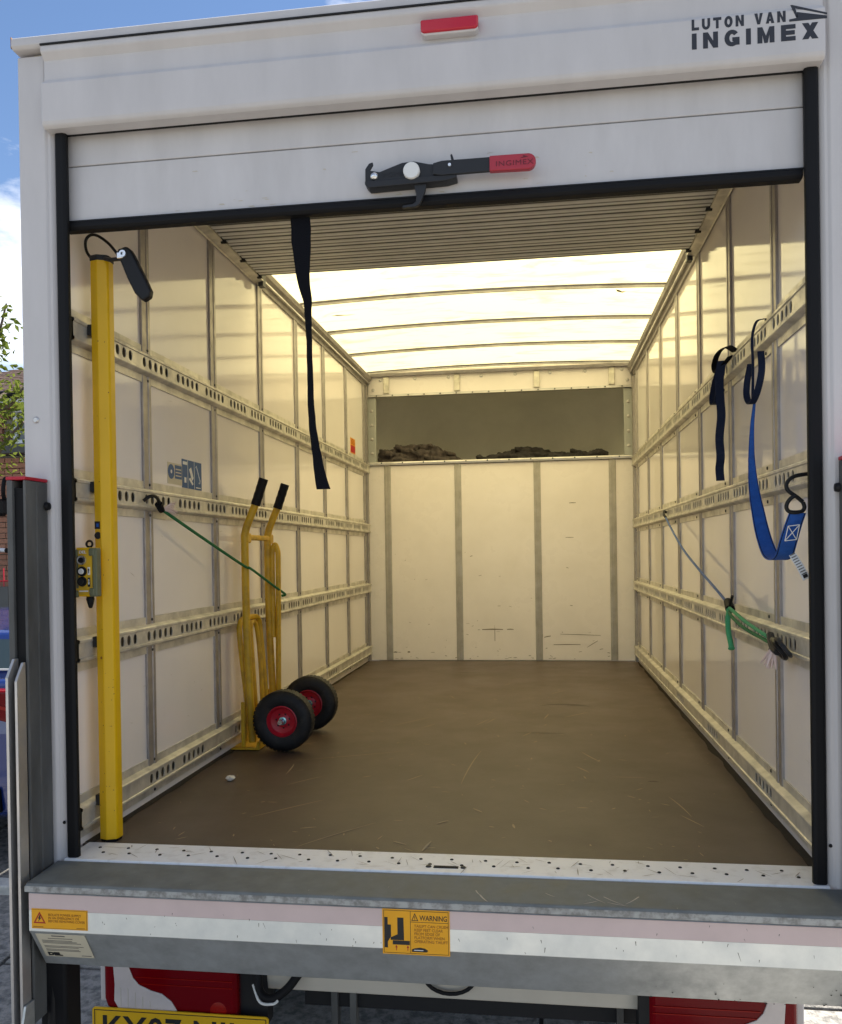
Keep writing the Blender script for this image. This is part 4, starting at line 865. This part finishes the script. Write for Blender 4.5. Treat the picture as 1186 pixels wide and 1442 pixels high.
MB().tube([(WC[0],1.245,WC[1]),(WC[0],1.765,WC[1])], .010, 12).build('axle', 'chrome', ht, smooth=True)
for yc, sgn in ((1.305, -1), (1.725, -1)):
    tp = [(.060,-.030),(.075,-.040),(.098,-.043),(.117,-.036),(.126,-.022),(.128,-.008),(.1265,0),(.128,.008),(.126,.022),(.117,.036),(.098,.043),(.075,.040),(.060,.030)]
    tyre = MB().lathe(tp, (WC[0],yc,WC[1]), (0,1,0), 40, closed=True).build('wheel', 'tyre', ht, smooth=True)
    tr = MB()
    for k in range(44):
        a = 2*math.pi*k/44; d = Vector((math.cos(a),0,math.sin(a))); t = Vector((-math.sin(a),0,math.cos(a)))
        for o_ in (-.017, .017):
            c0 = Vector((WC[0],yc+o_,WC[1]))+d*.1258
            vs = [c0+t*p+Vector((0,q,0))+d*r_ for r_ in (0,.0014) for p, q in ((-.0062,-.012),(.0062,-.012),(.0062,.012),(-.0062,.012))]
            tr.add(vs, [(4,5,6,7),(0,1,5,4),(1,2,6,5),(2,3,7,6),(3,0,4,7)])
    tr.build('tread', 'tyre', tyre, kind='stuff')
    MB().lathe([(.066,-.034),(.062,-.036),(.058,-.030),(.052,-.020),(.030,-.014),(.020,-.020),(.0001,-.020)], (WC[0],yc,WC[1]), (0,1,0), 30).build('rim', 'red_rim', tyre, smooth=True)
    MB().lathe([(.066,.034),(.062,.036),(.052,.020),(.0001,.018)], (WC[0],yc,WC[1]), (0,1,0), 30).build('rim', 'red_rim', tyre, smooth=True)
    hx = MB()
    for k in range(7):
        a = 2*math.pi*k/7+.3; hx.lathe([(.0001,.001),(.0045,.001),(.0045,0)], (WC[0]+.029*math.cos(a), yc-.0150, WC[1]+.029*math.sin(a)), (0,-1,0), 8)
    hx.build('rim_holes', 'void', tyre, kind='stuff')
    MB().lathe([(.0001,.018),(.008,.016),(.011,.010),(.011,.004),(.017,.003),(.017,0)], (WC[0],yc-.020,WC[1]), (0,-1,0), 14).build('hub_nut', 'chrome_blue', tyre, smooth=True)

# ================================================================= STRAPS AND CORDS
def hook_pts(c, r, plane, a0, a1, n=12):
    u, v = plane; return [Vector(c)+u*(r*math.cos(R(a0+(a1-a0)*k/n)))+v*(r*math.sin(R(a0+(a1-a0)*k/n))) for k in range(n+1)]
UY, UZ, UX = Vector((0,1,0)), Vector((0,0,1)), Vector((1,0,0))
# green bungee holding the hand truck
b1 = thing('green_bungee', 'dark green bungee cord stretched from the left middle rail around the hand truck', 'bungee cord', (-.93, 1.1, .85))
MB().tube(spline([(-.972,.598,.992),(-.955,.90,.902),(-.930,1.28,.790),(-.918,1.345,.773),(-.900,1.60,.690),(-.880,1.70,.648),(-.898,1.708,.640)], 6), .0058, 8).build('cord', 'green_cord', b1, smooth=True)
MB().tube(spline([(-.990,.490,1.018),(-.975,.498,1.032),(-.966,.520,1.036),(-.966,.548,1.027),(-.968,.568,1.008),(-.971,.590,.994)], 5), .0058, 8).build('hook', 'black_gloss', b1, smooth=True)
MB().tube([(-.970,.560,1.012),(-.971,.588,.990)], [.013,.011], 10).build('hook_socket', 'black', b1, smooth=True)
fr = MB(); random.seed(17)
for k in range(16):
    d = Vector((random.uniform(.0,.02), .055+random.uniform(0,.035), random.uniform(-.018,.028))); p = Vector((-.970,.592,.995)); fr.tube([p, p+d*.6+Vector((0,0,.004)), p+d], [.004,.003,.0015], 5)
fr.build('frayed_end', 'fray', b1)
# grey blue cord on the right wall
b2 = thing('grey_cord', 'thin grey blue bungee cord slanting from the right middle rail down to the lower rail', 'bungee cord', (.98, 1.7, .8))
MB().tube(spline([(.980,2.54,1.000),(.972,2.2,.905),(.968,1.85,.815),(.968,1.45,.732),(.966,1.15,.677),(.965,.935,.634)], 5), .0052, 8).build('cord', 'grey_cord', b2, smooth=True)
MB().tube(spline([(.994,2.60,1.03),(.980,2.60,1.037),(.974,2.57,1.02),(.980,2.545,1.003)], 4), .007, 8).build('hook', 'black_gloss', b2, smooth=True)
MB().tube([(.966,.955,.645),(.964,.905,.620)], [.014,.017], 10).build('hook_socket', 'black', b2, smooth=True)
MB().tube([(.962,.900,.63),(.964,.870,.668)], .005, 8).build('hook', 'black_gloss', b2, smooth=True)
b3 = thing('green_bungee', 'pale green bungee cord along the right lower rail ending in a frayed white tuft', 'bungee cord', (.96, .6, .6))
MB().tube(spline([(.962,.93,.626),(.955,.80,.617),(.952,.62,.598),(.955,.42,.580),(.962,.335,.570)], 5), .0058, 8).build('cord', 'green_light', b3, smooth=True)
MB().tube(spline([(.960,.925,.616),(.950,.80,.598),(.950,.62,.577),(.958,.345,.560)], 5), .0055, 8).build('cord', 'green_cord', b3, smooth=True)
MB().tube(spline([(.960,.905,.618),(.950,.878,.585),(.950,.868,.540),(.952,.845,.505),(.952,.835,.488)], 5), [.010]+[.009]*18+[.012,.010], 8).build('loose_tail', 'green_light', b3, smooth=True)
MB().tube(spline([(.962,.335,.568),(.950,.30,.575),(.948,.255,.565),(.962,.235,.545),(.972,.26,.53),(.965,.30,.54)], 5), .008, 8).build('hook', 'black_gloss', b3, smooth=True)
MB().tube(spline([(.955,.345,.585),(.950,.30,.556),(.955,.27,.545)], 4), .011, 8).build('hook_socket', 'handle_black', b3, smooth=True)
MB().tube(spline([(.950,.262,.570),(.945,.235,.585),(.950,.205,.570),(.965,.195,.548),(.975,.22,.54)], 5), .006, 8).build('hook', 'handle_black', b3, smooth=True)
fr = MB()
for k in range(20):
    d = Vector((random.uniform(-.02,.01), random.uniform(.01,.09), -.045-random.uniform(0,.03))); p = Vector((.956,.305,.558)); fr.tube([p, p+d*.55, p+d], [.006,.005,.002], 5)
fr.build('frayed_end', 'fray', b3)
# blue ratchet strap on the right wall
b4 = thing('blue_strap', 'bright blue webbing strap with a black S hook looped down the right wall', 'strap', (.95, .35, 1.1))
cpts = [(.958,.508,1.268),(.952,.512,1.20),(.950,.516,1.116),(.948,.495,1.04),(.946,.462,.985),(.945,.43,.945),(.945,.385,.885),(.945,.330,.835),(.944,.275,.808),(.945,.215,.800),(.947,.165,.812),(.945,.120,.846),(.949,.092,.885),(.955,.072,.918)]
hw = [.004,.006,.009,.013,.016,.018,.020,.021,.022,.022,.022,.022,.021,.020]
pts = spline(cpts, 5); ws = []
for i, p in enumerate(pts):
    t = i/(len(pts)-1)*(len(hw)-1); a = int(min(t, len(hw)-2)); w_ = hw[a]+(hw[a+1]-hw[a])*(t-a)
    ws.append(Vector((.985, -.17, 0))*w_)
MB().ribbon(pts, ws, .0028).build('webbing', 'blue_web', b4, smooth=True)
for f_ in (-.86, .86): MB().ribbon([p+w_*f_+Vector((0,-.0002,0)) for p, w_ in zip(pts, ws)], [w_*.055 for w_ in ws], .0034).build('edge_stitch', 'navy_web', b4)
lp_ = spline([(.962,.565,1.400),(.958,.595,1.350),(.952,.575,1.300),(.950,.510,1.268),(.950,.440,1.290),(.955,.405,1.345),(.962,.440,1.41)], 6)
MB().ribbon(lp_, [Vector((.0095,-.002,.0))]*len(lp_), .0026).build('top_loop', 'navy_web', b4, smooth=True)
MB().ribbon(spline([(.985,.478,1.515),(.965,.500,1.512),(.957,.520,1.470),(.957,.515,1.40),(.955,.510,1.33),(.953,.508,1.270)], 5), Vector((.004,.0,0)), .0022).build('hanging_tape', 'navy_web', b4, smooth=True)
MB().tube(spline([(.992,.083,1.018),(.972,.079,1.016),(.952,.077,1.012),(.938,.076,1.004),(.930,.075,.990),(.935,.075,.975),(.954,.074,.960),(.969,.073,.946)], 5), .0052, 9).build('hook', 'black_gloss', b4, smooth=True)
MB().tube(spline([(.969,.073,.946),(.972,.072,.932),(.964,.072,.922),(.940,.072,.921),(.930,.072,.929),(.930,.071,.942),(.938,.069,.955),(.950,.068,.963)], 5), .0052, 9).build('hook_eye', 'black_gloss', b4, smooth=True)
stp = [Vector((.934,.083,.886)),Vector((.960,.078,.889)),Vector((.958,.098,.852)),Vector((.931,.104,.849))]
for q_ in stp: q_.y -= .006
sx_ = MB()
for a, b in ((0,1),(1,2),(2,3),(3,0),(0,2),(1,3)): sx_.tube([stp[a], stp[b]], .0011, 5)
sx_.build('stitching', 'white_print', b4)
tgv = [(.952,.110,.815),(.963,.085,.785),(.973,.065,.752)]
MB().ribbon(tgv, [Vector((.008,.0,.004))]*3, .001).build('strap_tag', 'white_print', b4)
tl_ = MB()
for k in range(9):
    p = Vector((.952,.1085,.814)).lerp(Vector((.971,.066,.760)), k/9); tl_.ribbon([p+Vector((-.006,-.0015,-.003)), p+Vector((.006,-.0015,.003))], Vector((-.0006,0,.0011)), .0006)
tl_.build('tag_print', 'grey_ink', b4)
MB().ribbon([(.969,.0655,.764),(.972,.0645,.756)], Vector((.005,0,.0025)), .0016).build('tag_mark', 'ink', b4)
# dark strap knotted over the top rail
b5 = thing('navy_strap', 'dark navy webbing strap tied in a bow over the right top rail', 'strap', (.97, 1.0, 1.4))
bw = spline([(.992,.90,1.515),(.975,.96,1.545),(.965,1.06,1.545),(.962,1.115,1.515),(.963,1.09,1.485),(.966,1.04,1.482),(.985,.95,1.51)], 6)
MB().ribbon(bw, [Vector((.011,.0,.004))]*len(bw), .0026).build('bow', 'black_web', b5, smooth=True)
l2 = spline([(.968,1.02,1.500),(.962,1.10,1.450),(.960,1.145,1.400),(.960,1.135,1.372),(.962,1.08,1.370),(.963,1.045,1.41),(.965,1.01,1.49)], 6)
MB().ribbon(l2, [Vector((.012,.0,.0))]*len(l2), .0026).build('side_loop', 'navy_web', b5, smooth=True)
tl2 = spline([(.966,1.00,1.505),(.957,1.005,1.44),(.955,.985,1.37),(.954,.965,1.30),(.954,1.00,1.23),(.954,.985,1.16),(.954,1.005,1.12),(.954,.992,1.075)], 6)
MB().ribbon(tl2, [Vector((.016-.002*min(1,i/10),-.004,0)) for i in range(len(tl2))], .0026).build('tail', 'navy_web', b5, smooth=True)

# ================================================================= BLANKETS IN THE LOFT
def heap(name, label, x0, x1, y0, y1, hfun, m, seed, n):
    """a heap of cloth: rolled and folded lengths piled on a mound, blended into one surface"""
    random.seed(seed); mb = MB(); base = 1.513; nx, ny = 24, 10
    vs = []; fs = []
    for i in range(nx+1):
        for j in range(ny+1):
            u, v = i/nx, j/ny
            vs.append((x0+(x1-x0)*u, y0+(y1-y0)*v, base+.012+hfun(u)*.55*min(1, v*5)*min(1, (1-v)*4)*min(1, u*8)*min(1, (1-u)*8)))
    k0 = len(vs); vs += [(p[0], p[1], base) for p in vs]
    for i in range(nx):
        for j in range(ny):
            a = i*(ny+1)+j; q = (a, a+ny+1, a+ny+2, a+1); fs += [q, tuple(k0+t for t in q[::-1])]
    rim = [i*(ny+1) for i in range(nx+1)]+[nx*(ny+1)+j for j in range(1, ny+1)]+[i*(ny+1)+ny for i in range(nx-1, -1, -1)]+[j for j in range(ny-1, 0, -1)]
    for a, b in zip(rim, rim[1:]+rim[:1]): fs.append((a, b, k0+b, k0+a))
    mb.add(vs, fs)
    for k in range(n):
        u = random.uniform(.04, .96); v = random.uniform(.02, .8); h = hfun(u)*random.uniform(.25, 1.0)*min(1, v*3+.45)
        c = Vector((x0+(x1-x0)*u, y0+(y1-y0)*v, base+h*.9)); an = random.gauss(0, .6); ln = random.uniform(.05, .14)
        d = Vector((math.cos(an), math.sin(an)*.8, random.uniform(-.40, .08)))*ln; sd = Vector((-math.sin(an), math.cos(an), random.uniform(-.5, .2)))*ln*random.uniform(-.6, .6)
        pts = [c-d, c-d*.35+sd*.6, c+d*.35+sd, c+d]
        for p in pts: p.z = max(p.z, base+.012); p.x = min(max(p.x, x0), x1)
        sp = spline(pts, 4); r0 = random.uniform(.014, .032); mb.tube(sp, [r0*(.72+.28*math.sin(math.pi*(i+.5)/len(sp))) for i in range(len(sp))], 8)
    o = mb.build(name, m, None, smooth=True); tag(o, label, 'blanket')
    rm = o.modifiers.new('blend', 'REMESH'); rm.mode = 'VOXEL'; rm.voxel_size = .0055; rm.use_smooth_shade = True
    sm = o.modifiers.new('soften', 'SMOOTH'); sm.iterations = 5; sm.factor = .5
    tx = bpy.data.textures.new('cloth_creases', 'CLOUDS'); tx.noise_scale = .028; tx.noise_depth = 3
    dp = o.modifiers.new('creases', 'DISPLACE'); dp.texture = tx; dp.strength = .016; dp.mid_level = .5; dp.texture_coords = 'LOCAL'
    return o
heap('blanket', 'crumpled brown grey blanket heap at the left of the loft shelf', -.935, -.28, 4.44, 4.80, lambda u: .20*(.62+.38*math.sin(math.pi*min(1, u*1.4)))*(1.0 if u < .70 else max(.34, 1-(u-.70)*3.2)), 'blanket', 2, 75)
heap('blanket', 'dark flattened blanket heap at the right of the loft shelf', -.17, .84, 4.44, 4.84, lambda u: .060+.095*math.exp(-((u-.36)/.12)**2)+.035*math.exp(-((u-.72)/.16)**2), 'blanket_dark', 6, 80)
# scrap of paper on the floor
pb = MB(); random.seed(4)
for k in range(9):
    for j in range(5):
        a = 2*math.pi*k/9; e = math.pi*j/4
        r_ = .012*(1+random.uniform(-.25,.25)); pb.v.append(Vector((-.835+1.5*r_*math.cos(a)*math.sin(e), .835+r_*math.sin(a)*math.sin(e), .0105+.8*r_*math.cos(e))))
for k in range(9):
    for j in range(4): pb.f.append((k*5+j, k*5+j+1, ((k+1) % 9)*5+j+1, ((k+1) % 9)*5+j))
tag(pb.build('paper_scrap', 'paper'), 'small pale crumpled paper scrap on the brown floor near the yellow pole', 'paper scrap')

# ================================================================= SURROUNDINGS AT THE LEFT
# --- blue car
car = thing('parked_car', 'blue hatchback parked beside the van seen past its left edge', 'car', (-3.45, 4.2, GZ))
Z = lambda h: GZ+h
cx0, cx1, cy0 = -4.32, -2.60, 2.22
low = [(cy0+.02,.34),(cy0,.52),(cy0+.02,.80),(cy0+.05,1.05),(cy0+.10,1.10),(cy0+2.9,1.06),(cy0+3.6,.95),(cy0+4.0,.74),(cy0+4.05,.40),(cy0+3.9,.26),(cy0+.2,.26)]
MB().prism([(y, Z(h)) for y, h in low], 'x', cx0, cx1).build('body', 'car_blue', car, bevel=.06, seg=4)
def ring(y, h, inset): return [(cx0+inset, y, Z(h)), (cx1-inset, y, Z(h))]
gv = ring(cy0+.10,1.08,.03)+ring(cy0+.36,1.35,.12)+ring(cy0+1.6,1.40,.15)+ring(cy0+2.2,1.38,.17)+ring(cy0+2.95,1.04,.04)
MB().add(gv, [(0,1,3,2),(2,3,5,4),(4,5,7,6),(6,7,9,8),(0,2,4,6,8),(1,9,7,5,3)]).build('cabin', 'car_blue', car, bevel=.03, seg=3)
def glass(name, vs): return MB().add(vs, [tuple(range(len(vs)))]).build(name, 'glass', car)
glass('rear_window', [(cx0+.12,cy0+.150,Z(1.15)),(cx1-.12,cy0+.150,Z(1.15)),(cx1-.15,cy0+.30,Z(1.305)),(cx0+.15,cy0+.30,Z(1.305))])
fr_ = MB(); fr_.tube([(cx0+.11,cy0+.142,Z(1.145)),(cx1-.11,cy0+.142,Z(1.145)),(cx1-.14,cy0+.295,Z(1.31))], .006, 6); fr_.build('window_trim', 'white_print', car)
glass('side_window', [(cx1-.040,cy0+.45,Z(1.14)),(cx1-.035,cy0+2.5,Z(1.12)),(cx1-.135,cy0+2.05,Z(1.34)),(cx1-.115,cy0+.65,Z(1.34))])
for s, xx in ((1, cx1), (-1, cx0)):
    lam = MB().prism([(xx-s*.30,Z(.92)),(xx-s*.02,Z(.86)),(xx-s*.01,Z(1.05)),(xx-s*.28,Z(1.05))], 'y', cy0-.012, cy0+.10).build('tail_lamp', 'red_lens', car, bevel=.02, seg=3)
    MB().prism([(xx-s*.26,Z(.975)),(xx-s*.04,Z(.935)),(xx-s*.04,Z(.955)),(xx-s*.26,Z(.995))], 'y', cy0-.016, cy0-.008).build('reflector', 'red_bright', lam)
    for yy in (cy0+.75, cy0+3.25):
        wv = MB().lathe([(.18,-.09),(.28,-.10),(.31,-.07),(.31,.07),(.28,.10),(.18,.09)], (xx-s*.12, yy, Z(.31)), (1,0,0), 24, closed=True).build('wheel', 'tyre', car, smooth=True)
        MB().lathe([(.0001,.07),(.10,.08),(.19,.06)], (xx-s*.12, yy, Z(.31)), (s,0,0), 20).build('rim', 'alu', wv, smooth=True)
MB().box(cx0+.1, cx1-.1, cy0-.02, cy0+.05, Z(.36), Z(.50)).build('bumper_insert', 'black', car, bevel=.01)
MB().box(cx0+.56, cx1-.56, cy0-.012, cy0+.02, Z(.62), Z(.73)).build('number_plate', 'plate_yellow', car)
# --- brick house
house = thing('brick_house', 'red brick house with a tiled roof and white framed window behind the parked car', 'house', (-9.0, 11.0, GZ))
HY = 10.0
MB().box(-15.0, -4.5, HY+.055, 17.0, GZ, 3.28).build('wall', 'mortar', house)
def bricks(parent, x0, x1, z0, z1, y, skip=None, piece=True, name='brick'):
    b0 = None; bw, bh_ = .215, .065; row = 0; z = z0; big = MB()
    while z+bh_ <= z1+1e-6:
        x = x0-(.1125 if row % 2 else 0)
        while x < x1:
            a, b = max(x, x0), min(x+bw, x1)
            if b-a > .06 and not (skip and a < skip[1] and b > skip[0] and z < skip[3] and z+bh_ > skip[2]):
                if piece and b-a > bw-.001:
                    if b0 is None: b0 = MB().box(a, b, y, y+.07, z, z+bh_).build(name, 'brick', parent); ref = (a, z)
                    else: again(b0, (a-ref[0], random.uniform(-.003,.003), z-ref[1]))
                elif not piece: big.box(a, b, y, y+.07, z, z+bh_)
                else: MB().box(a, b, y, y+.07, z, z+bh_).build(name, 'brick', parent)
            x += bw+.01
        z += bh_+.01; row += 1
    if not piece and big.v: big.build('brickwork', 'brick', parent, kind='stuff')
WIN = (-7.66, -6.4, 2.60, 3.12)
bricks(house, -8.30, -7.20, 2.46, 3.26, HY-.01, skip=WIN)
bricks(house, -15.0, -8.31, GZ, 3.26, HY-.01, piece=False)
bricks(house, -7.19, -4.5, GZ, 3.26, HY-.01, skip=WIN, piece=False)
wf = thing  # (window is a part of the house)
wn = MB().box(-7.66, -6.4, HY-.03, HY+.03, 3.075, 3.12).build('window', 'upvc', house, bevel=.006)
for (a, b, c, d) in [(-7.66,-7.60,2.60,3.075),(-6.46,-6.40,2.60,3.075),(-7.60,-6.46,2.60,2.655),(-7.06,-7.0,2.655,3.075)]: MB().box(a, b, HY-.03, HY+.03, c, d).build('frame', 'upvc', wn, bevel=.006)
for (a, b) in ((-7.60,-7.06),(-7.0,-6.46)): MB().box(a, b, HY+.005, HY+.015, 2.655, 3.075).build('pane', 'glass', wn)
MB().box(-7.72, -6.34, HY-.09, HY+.0, 2.555, 2.598).build('sill', 'upvc', wn, bevel=.006)
rfh = MB().prism([(HY-.35,3.285),(HY-.35,3.31),(HY+2.0,4.18),(HY+7.2,3.30),(HY+7.2,3.27)], 'x', -15.3, -4.2).build('roof', 'tile', house)
MB().box(-15.3, -4.2, HY-.37, HY-.34, 3.16, 3.29).build('fascia', 'upvc', house)
MB().tube([(-15.3,HY-.42,3.27),(-4.2,HY-.42,3.27)], .055, 10).build('gutter', 'black', house, smooth=True)
t0 = None; sl_ = (4.18-3.31)/2.35; tn = MB()
for row in range(23):
    for k in range(-2, 40):
        x = -8.6+(k)*.17+(.085 if row % 2 else 0); y = HY-.38+row*.10; z = 3.318+row*.10*sl_
        prm = [(y,z+.012),(y,z+.026),(y+.155,z+.026+.155*sl_-.012),(y+.155,z+.012+.155*sl_-.012)]
        if x+.165 < -15.2 or x > -4.3: continue
        if -8.7 <= x <= -7.2 and row < 23:
            if t0 is None: t0 = MB().prism(prm, 'x', x, x+.165).build('roof_tile', 'tile', rfh); rx, ry, rz = x, y, z
            else: again(t0, (x-rx, y-ry, z-rz+random.uniform(-.003,.003)))
        else: tn.prism(prm, 'x', x, x+.165)
tn.build('roof_tiles', 'tile', rfh, kind='stuff')
# lean-to in front of it
ext = thing('brick_outbuilding', 'low flat roofed brick outbuilding in front of the house', 'outbuilding', (-8.6, 9.0, GZ))
EY = 8.9
MB().box(-11.0, -5.2, EY+.055, HY-.03, GZ, 2.28).build('wall', 'mortar', ext)
bricks(ext, -7.65, -6.40, .45, 2.27, EY-.01)
bricks(ext, -11.0, -7.66, GZ, 2.27, EY-.01, piece=False); bricks(ext, -6.39, -5.2, GZ, 2.27, EY-.01, piece=False)
MB().box(-11.15, -5.05, EY-.18, HY-.05, 2.285, 2.42).build('flat_roof', 'bin_grey', ext, bevel=.01)
# lantern on it
ln = thing('wall_lantern', 'black wall lantern with a curved arm on the brick outbuilding', 'lantern', (-7.1, 8.8, 1.8))
MB().tube(spline([(-7.00,EY-.02,1.62),(-7.00,EY-.16,1.66),(-6.98,EY-.22,1.78),(-6.97,EY-.20,1.92),(-6.955,EY-.15,1.95)], 5), .028, 8).build('arm', 'black', ln, smooth=True)
MB().box(-7.05, -6.95, EY-.03, EY-.012, 1.52, 1.72).build('back_plate', 'black', ln)
MB().lathe([(.02,0),(.09,-.04),(.075,-.20),(.04,-.24),(.0001,-.24)], (-7.02,EY-.20,1.66), (0,0,1), 8).build('lamp_glass', 'black_gloss', ln)
me_ = thing('meter_box', 'small white meter box on the brick outbuilding', 'meter box', (-6.9, 8.85, 1.5))
MB().box(-6.93, -6.80, EY-.09, EY-.012, 1.44, 1.68).build('case', 'upvc', me_, bevel=.01); MB().box(-6.92, -6.81, EY-.093, EY-.088, 1.54, 1.56).build('hinge_line', 'grey_ink', me_)
pl_ = thing('wall_pipe', 'short white overflow pipe sticking out of the outbuilding wall', 'pipe', (-7.1, 8.8, 1.0))
MB().tube([(-7.14,EY-.02,.96),(-7.14,EY-.10,.96),(-7.00,EY-.14,.95)], .03, 10).build('pipe', 'upvc', pl_, smooth=True); MB().tube([(-7.00,EY-.14,.95),(-6.97,EY-.15,.95)], .035, 10).build('pipe_end', 'black', pl_, smooth=True)
# dark close-boarded fence behind the car
fe = thing('boarded_fence', 'dark grey boarded fence standing behind the blue car', 'fence', (-6.0, 7.6, GZ))
f0 = None
for k in range(34):
    x = -9.4+k*.152
    if f0 is None: f0 = MB().box(x, x+.145, 7.60, 7.62, GZ+.05, .50).build('fence_board', 'bin_grey', fe); x0 = x
    else: again(f0, (x-x0, random.uniform(-.004,.004), random.uniform(-.01,.01)))
for z in (-.5, .3): MB().box(-9.4, -4.25, 7.62, 7.67, z, z+.08).build('fence_rail', 'bin_grey', fe)
for x in (-9.3, -7.5, -5.7, -4.3): MB().box(x, x+.09, 7.67, 7.76, GZ, .55).build('fence_post', 'bin_grey', fe)
tr_ = thing('fence_spikes', 'thin red iron spikes along the top of the dark fence', 'fence topping', (-6.0, 7.6, .5))
for k in range(30):
    x = -8.0+k*.085; MB().tube([(x,7.645,.48),(x,7.645,.72)], .008, 5).build('spike', 'red_paint', tr_)
MB().tube([(-8.0,7.645,.56),(-5.5,7.645,.56)], .007, 5).build('spike_rail', 'red_paint', tr_)
# --- tree
tree = thing('garden_tree', 'young broadleaf tree with yellow green leaves beside the brick house', 'tree', (-6.9, 8.0, GZ))
MB().tube(spline([(-6.9,8.0,GZ),(-6.86,8.0,.6),(-6.95,7.95,1.8),(-6.85,7.9,2.9),(-6.9,7.9,3.4)], 5), [.11-.004*k for k in range(21)], 10).build('trunk', 'bark', tree, smooth=True)
random.seed(23)
limbs = [[(-6.9,7.95,1.7),(-6.5,7.8,2.1),(-6.15,7.6,2.35),(-5.9,7.5,2.5)],[(-6.88,7.93,2.3),(-6.5,7.8,2.65),(-6.2,7.7,2.75),(-5.95,7.6,2.95)],[(-6.87,7.9,2.7),(-6.6,7.7,3.15),(-6.35,7.6,3.35),(-6.2,7.5,3.60),(-6.10,7.5,3.95)],[(-6.9,7.9,2.9),(-7.3,7.7,3.4),(-7.6,7.6,3.6)],[(-6.9,7.95,2.2),(-7.4,8.1,2.7),(-7.8,8.1,2.9)],[(-6.9,8.0,2.5),(-6.9,8.5,3.0),(-6.8,8.8,3.2)]]
lf = MB(); lm = MB()
for li in limbs:
    sp_ = spline(li, 8); lm.tube(sp_, [.035*(1-.85*k/len(sp_))+.004 for k in range(len(sp_))], 7)
    for i, p in enumerate(sp_[6:]):
        for k in range(9):
            d = Vector((random.gauss(0,.16), random.gauss(0,.16), random.gauss(-.03,.15)))
            if li is limbs[2] and i > 14: d *= .35
            if li is limbs[2] and i > 18 and k > 3: continue
            c0 = p+d; ax = Vector((random.uniform(-1,1), random.uniform(-1,1), random.uniform(-.9,.2))).normalized(); sd_ = ax.orthogonal().normalized()
            sd_.rotate(Matrix.Rotation(random.uniform(0,6.28), 3, ax)); l_ = random.uniform(.07,.13); w_ = l_*.24
            nn = ax.cross(sd_)
            lf.add([c0, c0+ax*l_*.4+sd_*w_+nn*.008, c0+ax*l_-nn*.01, c0+ax*l_*.4-sd_*w_+nn*.008], [(0,1,2),(0,2,3)])
lm.build('limbs', 'bark', tree, smooth=True)
lf.build('crown', 'leaf', tree)
